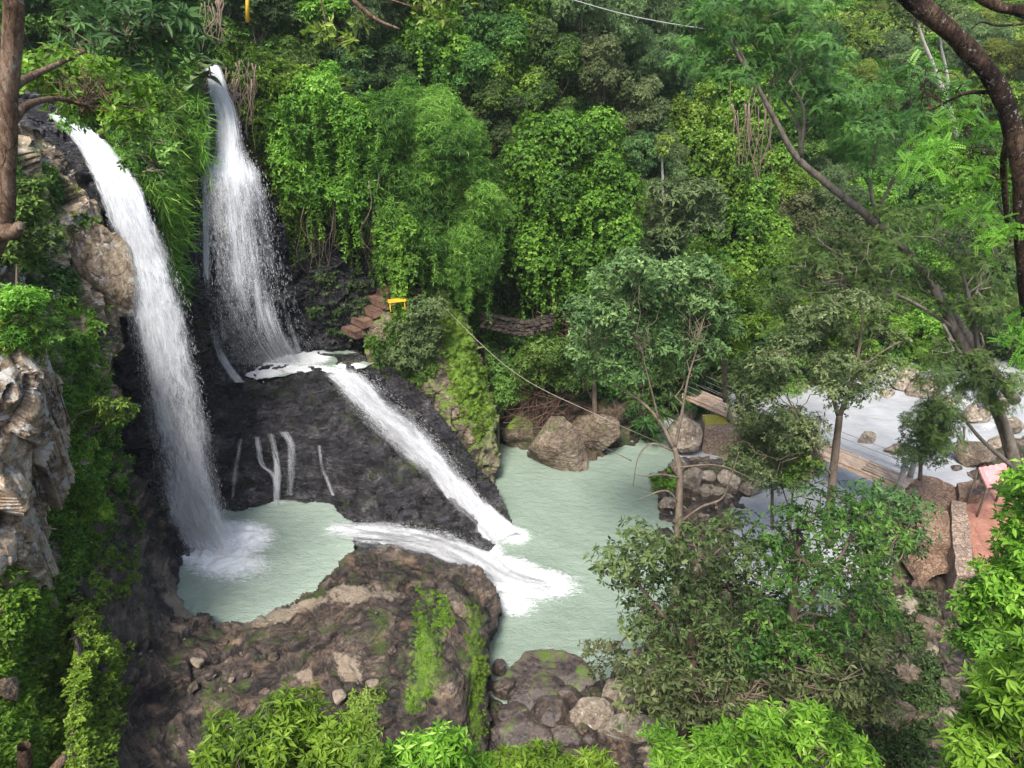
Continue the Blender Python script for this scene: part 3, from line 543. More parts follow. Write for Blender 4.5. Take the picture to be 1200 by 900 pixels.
def leaf_obj(name, mat, parts, parent=None, origin=None, **kw):
    V = np.concatenate([p[0] for p in parts]); T = np.concatenate([p[1] for p in parts])
    F = np.arange(len(V)).reshape(-1, 4)
    o = mesh_obj(name, V, F, mat, parent, origin, smooth=False, attrs={'tint': T}); tag(o, **kw); return o
def strands(S0, lens, rng, step=.10, wander=.05, outd=None):
    """hanging vines: points down from S0"""
    P, T, k = [], [], []
    for s, l in zip(S0, lens):
        n = max(2, int(l / step)); z = np.arange(n) * step
        w = np.cumsum(rng.normal(0, wander, (n, 2)), 0) * .4
        P.append(np.column_stack((s[0] + w[:, 0], s[1] + w[:, 1], s[2] - z))); T.append(np.full(n, rng.random()))
    return np.concatenate(P), np.concatenate(T)

LK = dict(  # L, W, whorl, droop, pin
 broad=(.19, .42, 5, .25, 0), small=(.12, .5, 5, .2, 0), vine=(.17, .72, 4, .55, 0), willow=(.24, .15, 7, .6, 0), frond=(.30, .26, 4, .35, 8), whorl=(.24, .30, 8, .25, 0),
 blade=(.42, .045, 5, .7, 0), fine=(.10, .32, 6, .15, 0), drac=(.45, .09, 16, .25, 0), tiny=(.075, .6, 4, .1, 0))
def crown_parts(clumps, kind, rng, dens=1.0, scale=1.0, tint=None, **kw):
    L, W, wh, dr, pin = LK[kind]; L *= scale
    C = np.array([c[:3] for c in clumps], float); Rr = np.array([(c[3], c[3], c[4] if len(c) > 4 else c[3] * .8) for c in clumps], float)
    area = 4 * np.pi * Rr[:, 0] * Rr[:, 2]; leafa = L * L * W * .5 * wh * (1 if not pin else .9)
    cnt = np.maximum(4, dens * 1.5 * area / leafa).astype(int)
    P, A, t = clump_sprigs(C, Rr, cnt, rng, tint=tint, **kw)
    return leafcore(P, A, t, L, W, wh, dr, pin=pin, rng=rng)
def limb(a, b, rng, sag=.15, n=7, wob=.12):
    a, b = np.array(a, float), np.array(b, float); t = np.linspace(0, 1, n)[:, None]; l = np.linalg.norm(b - a)
    P = a + (b - a) * t; P[:, 2] += (np.sin(t[:, 0] * np.pi) * sag * l)
    P[1:-1] += rng.normal(0, wob * l * .25, (n - 2, 3)); return P

# ---------------------------------------------------------------- prototypes for the forest on the slopes
def proto(seed, kind, lk, nclump, flat, droopy=0, bark='bark', ladder=False):
    rng = np.random.default_rng(seed); r0 = 2.2; cl = []
    for i in range(nclump):
        d = nrm(rng.normal(size=3)); d[2] = abs(d[2]) * 1.0 - (.35 if droopy else .12)
        q = rng.uniform(.45, .9); rr = rng.uniform(.42, .78)
        cl.append((d[0] * r0 * q, d[1] * r0 * q, 3.0 + d[2] * r0 * q * flat * 1.25, rr, rr * (.75 if not droopy else 1.05)))
    cl.append((0, 0, 3.0, 1.1, .9))
    root = bpy.data.objects.new('forest_tree', None); root.location = (0, 0, 0)
    mb = MB(); top = np.array((rng.normal(0, .2), rng.normal(0, .2), 2.6))
    tp = limb((0, 0, -1.6), top, rng, 0, 8, .12); mb.tube(tp, np.linspace(.15, .07, 8), 8, .12)
    for c in cl[:-1]:
        s = tp[rng.integers(4, 8)]; P = limb(s, c[:3], rng, .06, 6, .2); mb.tube(P, np.linspace(.05, .012, 6), 5, cap=False)
    COLn = len(COL.objects)
    root['_o'] = (0., 0., 0.)
    COL.objects.link(root)
    mb.build('trunk', MAT[bark], root)
    parts = [crown_parts(cl, lk, rng, dens=.60, up=.55, scale=.84 if lk != 'frond' else .7)]
    if droopy:
        S0 = []; ln = []
        for c in cl:
            for _ in range(droopy):
                a = rng.uniform(0, 2 * np.pi); S0.append((c[0] + math.cos(a) * c[3] * .95, c[1] + math.sin(a) * c[3] * .95, c[2] + rng.uniform(-.3, .3) * c[3])); ln.append(rng.uniform(.5, 1.9))
        P, T = strands(S0, ln, rng, .11); L, W, wh, dr, pin = LK[lk]
        A = np.column_stack((rng.normal(0, .7, len(P)), rng.normal(0, .7, len(P)), np.full(len(P), .2)))
        parts.append(leafcore(P, A, .25 + .5 * T, L, W, max(3, wh - 2), dr, rng=rng))
    leaf_obj('crown', MAT['L_' + kind], parts, root)
    return root
def copy_thing(root, loc, rz, sc, label, cat, group, name=None, mats=None):
    r = root.copy(); COL.objects.link(r); r.location = [float(x) for x in loc]; r.rotation_euler = (0, 0, rz); r.scale = sc if hasattr(sc, '__len__') else (sc, sc, sc)
    if name: r.name = name
    for ch in list(root.children):
        c = ch.copy(); COL.objects.link(c); c.parent = r
        for g in ch.children:
            d = g.copy(); COL.objects.link(d); d.parent = c
    if '_o' in r: del r['_o']
    for k in ('group',):
        if k in r: del r[k]
    tag(r, label, cat, group); return r
def drop(root):
    for ch in list(root.children):
        for g in list(ch.children): bpy.data.objects.remove(g)
        bpy.data.objects.remove(ch)
    bpy.data.objects.remove(root)

# ---------------------------------------------------------------- ground cover and creepers over a patch
def cover(name, pt, poly, ntuft, rad, colour, lk, dens=.5, out=.4, scale=1.0, seed=1, tint=None, noise=.0, nsc=60, label=None, kind='stuff', cat=None, hang=0, hlen=(.4, 1.4), lo=0.0, up=.5, parent=None, mat=None, group=None):
    rng = np.random.default_rng(seed); P_ = np.array(poly, float); u0, v0 = P_.min(0); u1, v1 = P_.max(0)
    u = rng.uniform(u0, u1, ntuft * 4); v = rng.uniform(v0, v1, ntuft * 4); ok = inpoly(u, v, poly)
    if noise: ok &= fbm(np.stack((u / nsc, v / nsc, 0 * u), -1), 3, seed) > noise - 1
    u, v = u[ok][:ntuft], v[ok][:ntuft]
    C, N = pt.S(u, v); rr = rng.uniform(rad[0], rad[1], len(C)); C = C + N * (rr * out)[:, None] + np.array((0, 0, 1)) * lo
    tb = .12 + .62 * np.clip(.5 + .9 * fbm(C / 1.7, 3, seed + 4), 0, 1) * (1 if tint is None else tint) + rng.normal(0, .08, len(C))
    cl = [(c[0], c[1], c[2], r, r * .8) for c, r in zip(C, rr)]
    parts = [crown_parts(cl, lk, rng, dens=dens * .5, scale=scale, tint=tb, up=up)]
    if hang:
        k = rng.integers(0, len(C), hang); S0 = C[k] + N[k] * (rr[k] * .8)[:, None]
        P, T = strands(S0, rng.uniform(*hlen, hang), rng, .10); L, W, wh, dr, pin = LK[lk]
        A = rng.normal(0, .6, (len(P), 3)) + np.array((0, -.5, .2))
        parts.append(leafcore(P, A, .2 + .6 * T, L * scale, W, max(3, wh - 2), dr, rng=rng))
    o = leaf_obj(name, mat or MAT['L_' + colour], parts, parent=parent, kind=kind if parent is None else None)
    if parent is None: tag(o, label, cat, group)
    return o

# ---------------------------------------------------------------- boulders
def boulder(name, c, half, mat, label, cat='boulder', seed=0, rot=None, res=26, group=None, flat=.12, cuts=11, noise=.06):
    rng = np.random.default_rng(seed); g = np.linspace(-1, 1, res); V = []; F = []; n = 0
    for axis in range(3):
        for sg in (-1, 1):
            a, b = np.meshgrid(np.tan(g * math.pi / 4), np.tan(g * math.pi / 4)); q = np.stack((a, b, np.full_like(a, sg)), -1); q = np.roll(q, axis, -1).reshape(-1, 3)
            i = np.arange(res * res).reshape(res, res); f = np.stack((i[:-1, :-1], i[:-1, 1:], i[1:, 1:], i[1:, :-1]), -1).reshape(-1, 4) + n
            V.append(q); F.append(f if sg > 0 else f[:, ::-1]); n += res * res
    D = nrm(np.concatenate(V)); F = np.concatenate(F)
    key = np.round(D, 5); _, fi, inv = np.unique(key, axis=0, return_index=True, return_inverse=True); D = D[fi]; F = inv.reshape(-1)[F]
    pn = nrm(rng.normal(size=(cuts, 3))); pd = rng.uniform(.55, .9, cuts)
    dots = D @ pn.T; rr = np.where(dots > .05, pd / np.maximum(dots, .05), 9.0)
    r = np.minimum(-np.log(np.exp(-26 * rr).sum(1)) / 26 + .02, 1.12)
    r = r * (1 + noise * fbm(D * 2.5 + seed, 4, seed) * 2 + .035 * fbm(D * 8 + seed, 3, seed + 4))
    Q = D * r[:, None] * np.array(half); Q[:, 2] = np.maximum(Q[:, 2], -half[2] * .8)
    if rot: Q = Q @ np.array(Matrix.Rotation(rot, 3, 'Z')).T
    o = mesh_obj(name, Q + np.array(c), F, mat, smooth=False if res > 28 else True, origin=(c[0], c[1], c[2] - half[2] * .8)); tag(o, label, cat, group); return o
# ---------------------------------------------------------------- falling water
def fall_mat(name, cut=.5, sx=5.0, sy=.35, seedv=0.0, amax=1.0, soft=1.0):
    m, node, out, L = newmat(name)
    u = node('ShaderNodeAttribute', attribute_name='fu').outputs['Fac']; v = node('ShaderNodeAttribute', attribute_name='fv').outputs['Fac']
    de = node('ShaderNodeAttribute', attribute_name='dens').outputs['Fac']
    vec = node('ShaderNodeCombineXYZ', {0: mth(node, 'MULTIPLY', u, sx), 1: mth(node, 'MULTIPLY', v, sy * 3), 2: seedv}).outputs[0]
    vec2 = node('ShaderNodeCombineXYZ', {0: mth(node, 'MULTIPLY', u, sx * 3), 1: mth(node, 'MULTIPLY', v, sy * 8), 2: seedv + 7}).outputs[0]
    n1 = node('ShaderNodeTexNoise', {'Vector': vec, 'Scale': 1.0, 'Detail': 7, 'Roughness': .7, 'Distortion': .6}).outputs['Fac']
    n2 = node('ShaderNodeTexNoise', {'Vector': vec2, 'Scale': 1.0, 'Detail': 6, 'Roughness': .8, 'Distortion': .6}).outputs['Fac']
    vec3 = node('ShaderNodeCombineXYZ', {0: mth(node, 'MULTIPLY', u, sx * 8), 1: mth(node, 'MULTIPLY', v, sy * 7), 2: seedv + 17}).outputs[0]
    n3 = node('ShaderNodeTexNoise', {'Vector': vec3, 'Scale': 1.0, 'Detail': 4, 'Roughness': .7, 'Distortion': .3}).outputs['Fac']
    s = mth(node, 'ADD', mth(node, 'MULTIPLY', n1, .42), mth(node, 'ADD', mth(node, 'MULTIPLY', n2, .34), mth(node, 'MULTIPLY', n3, .24)))
    a = mth(node, 'ADD', s, mth(node, 'MULTIPLY', mth(node, 'SUBTRACT', de, .5), .62))
    al = ramp(node, a, [(cut - .10 * soft, (0, 0, 0)), (cut + .13 * soft, (amax, amax, amax))])
    shade = ramp(node, mth(node, 'ADD', mth(node, 'MULTIPLY', n2, .5), mth(node, 'MULTIPLY', n3, .5)), [(.38, (.30, .32, .36)), (.58, (.70, .715, .73))])
    d = node('ShaderNodeBsdfPrincipled', {'Base Color': shade, 'Roughness': .45, 'Specular IOR Level': .4, 'Normal': node('ShaderNodeBump', {'Strength': .7, 'Distance': .12, 'Height': s}).outputs[0]})
    t = node('ShaderNodeBsdfTranslucent', {'Color': (.88, .9, .93, 1)})
    ms = node('ShaderNodeMixShader', {0: .10, 1: d.outputs[0], 2: t.outputs[0]})
    tr = node('ShaderNodeBsdfTransparent', {})
    fin = node('ShaderNodeMixShader', {0: al, 1: tr.outputs[0], 2: ms.outputs[0]})
    L.new(fin.outputs[0], out.inputs['Surface']); return m
m, node, out, L = newmat('water_drops')
d = node('ShaderNodeBsdfDiffuse', {'Color': (.9, .91, .93, 1)}); t = node('ShaderNodeBsdfTranslucent', {'Color': (.85, .87, .9, 1)})
L.new(node('ShaderNodeMixShader', {0: .15, 1: d.outputs[0], 2: t.outputs[0]}).outputs[0], out.inputs['Surface']); MAT['drops'] = m
MAT['fall_a'] = fall_mat('falling_water', .5, 3.0, .28, seedv=1.0); MAT['fall_b'] = fall_mat('falling_water_inner', .54, 4, .3, seedv=5.3)
MAT['silk'] = fall_mat('silky_water', .50, 6.5, .07, seedv=3.7, soft=1.1)
MAT['thin'] = fall_mat('thin_water', .50, 7.5, .30, seedv=12.2, amax=.62, soft=1.5)
MAT['veil'] = fall_mat('fine_spray_veil', .46, 2.2, .22, seedv=8.8, amax=.42, soft=1.6)
MAT['chute'] = fall_mat('chute_water', .47, 4.5, .45, seedv=9.1)

def sheet(st, root, name, mt, nt=40, step=.12, seed=1, rough=.10, bulge=.15, off=0, dvar=.14):
    A = np.array([np.r_[at(a, b, Y), at(c, d, Y), de] for a, b, c, d, Y, de in st]); ln = np.linalg.norm(np.diff(A[:, :3] + A[:, 3:6], axis=0), axis=1).sum() / 2
    ns = max(8, int(ln / step)); Q = spline(A, ns); Lp, Rp, de = Q[:, :3], Q[:, 3:6], Q[:, 6]
    seg = np.r_[0, np.cumsum(np.linalg.norm(np.diff(Lp + Rp, axis=0) / 2, axis=1))]
    t = np.linspace(0, 1, nt)[None, :, None]
    cam = np.array((0, 0, CAM_Z)); base = Lp[:, None] * (1 - t) + Rp[:, None] * t
    out_ = cam - base; out_[..., 2] *= .0; out_ = nrm(out_)
    width = np.linalg.norm(Rp - Lp, axis=1)[:, None]; fu = (t[..., 0] - .5) * (width * .5 + width.mean() * .5) + 5; fv = np.broadcast_to(seg[:, None], fu.shape)
    prof = 1 - np.abs(2 * t[..., 0] - 1) ** 2.6; off0 = bulge * (1 - (2 * t[..., 0] - 1) ** 2)
    dsp = off0 + off + rough * fbm(np.stack((fu * 2.2, fv * .45, 0 * fu + seed), -1), 4, seed)
    P = base + out_ * dsp[..., None]
    dens = np.clip(de[:, None] * (.35 + .65 * prof) - .5 * (1 - prof) + dvar * 2 * fbm(np.stack((fu * 1.6, fv * .35, 0 * fu + seed), -1), 3, seed + 40), 0, 1)
    i = np.arange(ns * nt).reshape(ns, nt)
    mesh_obj(name, P.reshape(-1, 3), np.stack((i[:-1, :-1], i[:-1, 1:], i[1:, 1:], i[1:, :-1]), -1).reshape(-1, 4), MAT[mt], root,
             vattrs={'fu': fu.ravel(), 'fv': (fv * np.ones_like(fu)).ravel(), 'dens': dens.ravel()})
    return A, Lp, Rp, width, ns
def fall(st, label, mt='fall_a', ndrop=8000, dsize=(.018, .16), bulge=.15, nt=40, step=.12, seed=1, spread=.05, rough=.10, endspray=0, name='waterfall', cat='waterfall', drop_bias=None, dvar=.14, strands_=(), veil=0):
    """st rows: left px, left py, right px, right py, Y, density"""
    rng = np.random.default_rng(seed); l = st[-1]
    root = empty(name, (at(l[0], l[1], l[4]) + at(l[2], l[3], l[4])) / 2, label, cat)
    A, Lp, Rp, width, ns = sheet(st, root, 'water_sheet', mt, nt, step, seed, rough, bulge, 0, dvar)
    if veil:
        sheet([(a - veil * (i + 1) / len(st), b, c + veil * (i + 1) / len(st), d, Y, min(.62, de)) for i, (a, b, c, d, Y, de) in enumerate(st)], root, 'spray_veil', 'veil', nt, step, seed + 5, .22, bulge + .25, .08, .16)
    for k, (pts, w0, w1, de) in enumerate(strands_):
        pts = np.array(pts, float); ww = np.linspace(w0, w1, len(pts)); sheet([(x - w, y, x + w, y, Y, de) for (x, y, Y), w in zip(pts, ww)], root, 'water_strand', 'thin', 10, .10, seed + 90 + k, .05, .03, 0, .42)
    cam = np.array((0, 0, CAM_Z))
    if ndrop:
        w = (.25 + np.linspace(0, 1, ns)) if drop_bias is None else np.interp(np.linspace(0, 1, ns), *drop_bias)
        w = w * width[:, 0]; si = rng.choice(ns - 1, ndrop, p=w[:-1] / w[:-1].sum()); tt = rng.beta(1.7, 1.7, ndrop)
        f = rng.random(ndrop)[:, None]
        B = (Lp[si] * (1 - f) + Lp[si + 1] * f) * (1 - tt[:, None]) + (Rp[si] * (1 - f) + Rp[si + 1] * f) * tt[:, None]
        dirn = nrm((Lp[si + 1] + Rp[si + 1]) - (Lp[si] + Rp[si])); dirn = nrm(dirn + rng.normal(0, .07, dirn.shape))
        o = nrm((cam - B) * np.array((1, 1, .4))); B = B + o * (bulge * 4 * tt * (1 - tt) + np.abs(rng.normal(0, spread, ndrop)) + .02)[:, None] + rng.normal(0, spread * .5, B.shape)
        sd = nrm(np.cross(dirn, o)); Ls = (dsize[1] * rng.uniform(.25, 1.3, ndrop))[:, None]; Ws = (dsize[0] * rng.uniform(.5, 1.4, ndrop))[:, None]
        V = np.stack((B, B + dirn * Ls * .6 + sd * Ws, B + dirn * Ls, B + dirn * Ls * .6 - sd * Ws), 1).reshape(-1, 3)
        if endspray:
            e = (A[-1][:3] + A[-1][3:6]) / 2; wd = width[-1, 0]; n2 = endspray
            C = e + np.column_stack((rng.normal(0, wd * .36, n2), rng.normal(-.2, wd * .2, n2), np.abs(rng.normal(0, .30, n2)))); s2 = rng.uniform(.002, .008, n2)[:, None]
            dd = nrm(rng.normal(0, .5, (n2, 3)) + np.array((0, -.3, 1))); o2 = nrm(cam - C); sd2 = nrm(np.cross(dd, o2))
            V = np.concatenate((V, np.stack((C - dd * s2 * 1.6, C + sd2 * s2, C + dd * s2 * 1.6, C - sd2 * s2), 1).reshape(-1, 3)))
        mesh_obj('spray', V, np.arange(len(V)).reshape(-1, 4), MAT['drops'], root, smooth=False)['kind'] = 'stuff'
    return root

fall([(50, 132, 92, 138, 27.1, .9), (84, 169, 128, 165, 26.7, .95), (105, 213, 166, 210, 26.1, .95), (121, 258, 185, 256, 25.7, .9), (132, 302, 204, 300, 25.5, .82), (140, 346, 221, 346, 25.2, .74), (149, 390, 230, 390, 25.0, .68), (159, 435, 239, 435, 24.8, .64), (169, 490, 248, 490, 24.5, .62), (177, 550, 258, 550, 24.2, .68), (188, 600, 270, 600, 23.95, .84), (200, 630, 284, 626, 23.9, .9), (208, 648, 300, 640, 23.6, .45)],
     'wide white waterfall plunging past the pale left cliff into the round pool', ndrop=9000, dsize=(.0024, .14), veil=16, seed=3, endspray=2500, bulge=.12, dvar=.2, drop_bias=((0, .3, .6, 1), (.05, .4, 1.3, 1.4)))
def hug(rows, gap=.12):
    out = []
    for L, y, R_, y2, Y, de in rows:
        q = WALL.S(np.linspace(L - 3, R_ + 3, 7), np.full(7, float(min(y, 719))))[0][:, 1].min() - gap; out.append([L, y, R_, y2, min(Y, q), de])
    ys = np.array([o[4] for o in out]); ys = np.minimum(ys, np.convolve(np.pad(ys, 1, 'edge'), [.3, .4, .3], 'valid'))
    return [(a, b, c, d, float(y_), e) for (a, b, c, d, _, e), y_ in zip(out, ys)]
def hugp(pts, gap=.5):
    P = spline(np.array(pts, float), 12); q = np.array([WALL.S(np.linspace(x - 6, x + 6, 5), np.full(5, y))[0][:, 1].min() - gap for x, y in P[:, :2]])
    P[:, 2] = np.minimum(P[:, 2], np.minimum(q, np.convolve(np.pad(q, 2, 'edge'), np.ones(5) / 5, 'valid'))); return [tuple(p) for p in P]
fall(hug([(240, 70, 254, 70, 32.7, .15), (237, 80, 262, 82, 32.6, .75), (240, 105, 270, 105, 32.5, .9), (248, 124, 280, 124, 32.4, .92), (250, 150, 286, 150, 32.25, .84), (246, 178, 294, 176, 32.1, .76), (229, 200, 312, 198, 31.9, .80), (227, 225, 320, 222, 31.7, .56), (227, 258, 328, 258, 31.5, .46), (227, 302, 338, 302, 31.5, .40), (231, 346, 350, 346, 31.6, .37), (240, 391, 366, 391, 31.8, .40), (262, 424, 386, 424, 32.0, .62)]),
     'tall veil-like waterfall falling onto the dark ledge from the leafy notch', 'silk', ndrop=6000, dsize=(.0022, .15), veil=10, seed=8, endspray=1800, bulge=.08, dvar=.2, drop_bias=((0, .25, .5, 1), (.05, .2, 1.3, 1.5)),
     strands_=[(hugp(q), w0, w1, de) for q, w0, w1, de in (
      ([(262, 196, 31.7), (267, 230, 31.5), (273, 267, 31.3), (277, 329, 31.1), (278, 395, 30.9)], 3, 5, .50), ([(296, 205, 31.6), (306, 250, 31.3), (316, 293, 31.1), (333, 364, 31.4), (348, 412, 31.7)], 5, 8, .50),
      ([(284, 200, 31.6), (292, 250, 31.4), (300, 310, 31.2), (306, 400, 30.9)], 4, 6, .44), ([(240, 205, 31.6), (241, 267, 31.1), (243, 329, 30.6), (251, 391, 29.9), (264, 425, 29.4), (280, 448, 29.0)], 4, 9, .46),
      ([(254, 205, 31.7), (252, 260, 31.2), (256, 340, 30.7), (262, 400, 30.2)], 2, 5, .5), ([(243, 120, 32.3), (244, 160, 32.1), (242, 200, 31.8)], 3, 4, .44))])
def zf(rows): return [(a, b, c, d, Yz((a + c) / 2, (b + d) / 2, z), de) for a, b, c, d, z, de in rows]
def ribbon(rows, label, mt='chute', **kw):
    """water sliding over rock: each edge at its own height"""
    return fall(zf(rows), label, mt, **kw)
ribbon([(368, 438, 404, 423, 6.02, .2), (380, 446, 428, 429, 5.98, .62), (394, 466, 446, 440, 5.7, .72), (410, 484, 462, 455, 5.2, .66), (436, 508, 488, 480, 4.5, .66), (468, 536, 512, 506, 3.6, .70), (498, 562, 533, 532, 2.8, .76), (520, 588, 555, 563, 1.85, .84), (542, 612, 580, 592, .95, .92), (562, 640, 614, 620, .12, 1.0)],
     'long diagonal chute of white water sliding from the ledge into the main pool', ndrop=5000, dsize=(.0026, .10), veil=5, seed=21, spread=.05, bulge=.10, endspray=700, rough=.14, name='cascade', cat='cascade', nt=40, dvar=.3)
ribbon([(388, 640, 386, 604, 1.56, .3), (404, 644, 404, 606, 1.57, .75), (425, 648, 425, 606, 1.56, .8), (460, 654, 465, 608, 1.5, .95), (495, 664, 505, 612, 1.35, .92), (528, 680, 540, 622, 1.0, .98), (556, 694, 568, 636, .5, 1.0), (582, 712, 596, 650, .12, 1.0), (612, 716, 622, 662, .08, .95), (640, 712, 648, 672, .05, .6)],
     'broad low cascade of white water spilling from the round pool into the main pool', ndrop=6000, dsize=(.0026, .08), veil=5, seed=23, spread=.07, bulge=.06, endspray=600, rough=.22, name='cascade', cat='cascade', nt=50, dvar=.22)
def trickle(pts, w, pt, label, seed, dens=.6):
    pts = spline(np.array(pts, float), 14); S, N = pt.S(pts[:, 0], pts[:, 1]); Ys = S[:, 1] - .10
    Ys = np.minimum(Ys, np.convolve(np.pad(Ys, 2, 'edge'), np.ones(5) / 5, 'valid') - .03)
    fall([(x - w * 1.7, y, x + w * 1.7, y, float(Y), min(.66, dens * 1.12)) for (x, y), Y in zip(pts, Ys)], label, 'thin', ndrop=0, seed=seed, spread=.04, bulge=.02, nt=8, rough=.04, name='trickle', cat='trickle')
trickle([(301, 512), (304, 530), (308, 545), (320, 556), (323, 572), (323, 594)], 3.0, OUT, 'thin trickle bending like a hook over the dark rock into the round pool', 31, .52)
trickle([(317, 508), (322, 528), (325, 550), (324, 592)], 3.5, OUT, 'trickle falling straight in the middle of the dark overhang above the round pool', 32, .5)
trickle([(333, 506), (341, 522), (341, 545), (339, 580)], 4.5, OUT, 'widest short trickle at the right end of the dark overhang', 33, .54)
trickle([(282, 515), (277, 545), (272, 585)], 2.5, OUT, 'faint trickle between the hooked trickle and the left waterfall', 34, .4)
trickle([(374, 522), (377, 545), (383, 560), (390, 580)], 2.0, OUT, 'isolated threadlike trickle on the right face of the dark outcrop', 35, .42)
trickle([(232, 462), (237, 490), (240, 530)], 3.0, OUT, 'splashing rivulet beside the lower right edge of the left waterfall', 36, .55)
# ---------------------------------------------------------------- boulders: (px, py, half width px, half height px, bottom z, material, label)
BL = [
 (612, 508, 24, 22, 0.0, 'buttress', 'yellowish mossy boulder at the water edge just right of the mossy buttress'),
 (652, 528, 46, 30, -.1, 'boulderd', 'large dark brown speckled boulder on the far edge of the main pool'),
 (700, 512, 32, 26, .2, 'boulderd', 'brown rock tucked behind the large speckled pool-edge boulder'),
 (592, 478, 18, 24, .8, 'boulderd', 'dark rock in the crevice above the yellowish mossy boulder'),
 (806, 508, 22, 22, .5, 'boulder', 'grey rounded boulder leaning on the left end of the stone abutment'),
 (826, 560, 11, 10, .3, 'boulder', 'small pale rock with a green tuft below the stone abutment'),
 (856, 565, 16, 13, .1, 'boulder', 'round mossy boulder at the edge of the shaded stream'),
 (812, 566, 13, 15, .3, 'boulder', 'tan upright rock beside the bare young tree trunk'),
 (796, 548, 13, 14, .4, 'boulder', 'pale pointed rock behind the bare young tree trunk'),
 (782, 590, 12, 8, .0, 'boulder', 'flat orange-tan rock at the right corner of the main pool'),
 (833, 577, 16, 8, .1, 'boulder', 'low reddish rock between the round mossy boulder and the tan upright rock'),
 (770, 572, 8, 5, .0, 'boulder', 'small yellowish stone in the shallows at the right corner of the main pool'),
 (848, 548, 9, 4, .1, 'boulder', 'small flat pale stone in the shaded stream behind the round boulder'),
 (880, 572, 14, 10, .0, 'boulder', 'pale angular rock right of the round mossy boulder'),
 (1141, 538, 23, 16, -.1, 'boulderd', 'big brown boulder with a mossy top in the far right pool'),
 (1120, 549, 7, 4, -.1, 'wetboulder', 'small dark stone beside the big boulder in the far right pool'),
 (1048, 529, 11, 6, -.1, 'boulder', 'low brown stone just above the water near the bridge'),
 (1016, 515, 11, 8, -.1, 'boulder', 'weedy rock standing in the water beside the bridge'),
 (1078, 458, 18, 12, -.1, 'boulder', 'smooth pale boulder on the far shore of the far right pool'),
 (1056, 451, 12, 8, .0, 'boulder', 'pale rock left of the smooth boulder on the far shore'),
 (1096, 450, 12, 10, .0, 'boulder', 'pale rock right of the smooth boulder on the far shore'),
 (1064, 440, 12, 7, .4, 'boulder', 'pinkish rock above the smooth boulder on the far shore'),
 (1040, 462, 10, 5, -.1, 'boulder', 'flat rock at the left end of the far shore'),
 (1108, 470, 14, 5, -.1, 'boulder', 'flat grey slab at the water line of the far shore'),
 (1142, 488, 17, 11, -.1, 'boulder', 'orange-brown boulder under the leaning acacia trunk'),
 (1168, 478, 16, 11, .0, 'boulder', 'tan boulder behind the orange-brown one under the acacia'),
 (1186, 500, 16, 12, .0, 'boulder', 'tan boulder at the right edge of the far right pool'),
 (1172, 520, 15, 7, -.1, 'boulder', 'flat grey-brown rock below the acacia fork'),
 (1106, 488, 9, 6, -.1, 'boulderd', 'reddish rock at the water line beneath the feathery acacia leaves'),
 (586, 783, 9, 10, .25, 'wetboulder', 'small black squarish rock standing at the near left corner of the main pool'),
 (640, 805, 52, 10, .0, 'wetboulder', 'long dark wet slab forming the near rim of the main pool'),
 (592, 806, 14, 13, .1, 'wetboulder', 'dark rock wedged between the brown ledge and the long wet slab'),
 (630, 822, 42, 10, .1, 'wetboulder', 'grey slab just below the long wet rim slab'),
 (668, 822, 20, 16, .1, 'wetboulder', 'dark rounded rock in the gap right of the grey slab'),
 (646, 846, 34, 16, .3, 'wetboulder', 'brown flat-topped rock in the middle of the stacked slabs'),
 (604, 838, 20, 10, .3, 'wetboulder', 'shiny dark rock left of the brown flat-topped rock'),
 (616, 868, 42, 20, .2, 'wetboulder', 'dark overhanging rock at the foot of the stacked slabs'),
 (660, 870, 22, 14, .3, 'wetboulder', 'rounded dark rock above the bright shrub tips in the bottom middle'),
 (692, 843, 26, 22, .3, 'boulder', 'smooth tan boulder right of the stacked slabs'),
 (740, 862, 36, 26, .3, 'boulder', 'large tan pyramid-shaped boulder above the bottom shrubs'),
 (722, 816, 22, 22, .1, 'boulder', 'tan boulder at the near right corner of the main pool'),
 (760, 800, 22, 16, .3, 'boulder', 'tan rock under the dark branches right of the main pool'),
 (770, 896, 34, 18, .5, 'boulder', 'tan boulder cut by the bottom edge of the picture'),
 (968, 780, 12, 10, .8, 'boulder', 'small tan boulder seen through a gap in the dark foliage'),
 (1003, 800, 14, 10, .8, 'boulderd', 'brown rock beside the small tan boulder in the foliage gap'),
 (1058, 710, 16, 11, .8, 'boulder', 'orange-tan rock below the dark stone vault'),
 (1090, 738, 20, 12, 1.0, 'boulderd', 'wide brown rock in the lower right rock pile'),
 (1110, 742, 14, 14, 1.1, 'boulderd', 'grey-brown rock beside the wide rock in the lower right pile'),
 (1056, 790, 34, 18, 1.0, 'boulderd', 'large mossy tan slab low in the right rock pile'),
 (1092, 765, 14, 10, 1.0, 'boulder', 'small pale rock between the mossy tan slab and the bright bushes'),
 (1058, 850, 34, 24, 1.2, 'boulderd', 'dark green-stained boulder above the bottom right corner'),
 (1112, 850, 20, 18, 1.4, 'boulder', 'pale speckled rock at the left edge of the bright bush'),
]
MAT['boulderd'] = rock_mat('brown_boulder_rock', [(.05, .036, .025), (.12, .088, .06), (.20, .155, .11), (.32, .27, .21)], rough=.8, sc=1.5, bump=.7, moss=.2, mosscol=(.09, .12, .02), lichen=.0, lines=.6)
for k, (px, py, hw, hh, z, mt, lab) in enumerate(BL):
    p = atz(px, py + hh * .6, z); s = pxm(px, py, p[1]); hx = hw / s; hz = hh / s * 1.1
    hy = max(hx * .75, hz * .8); c = p + np.array((0, hy * .35, hz * .55))
    boulder('boulder', c, (hx, hy, hz), MAT[mt], lab, seed=100 + k, res=30 if hw > 20 else 20, noise=.05)
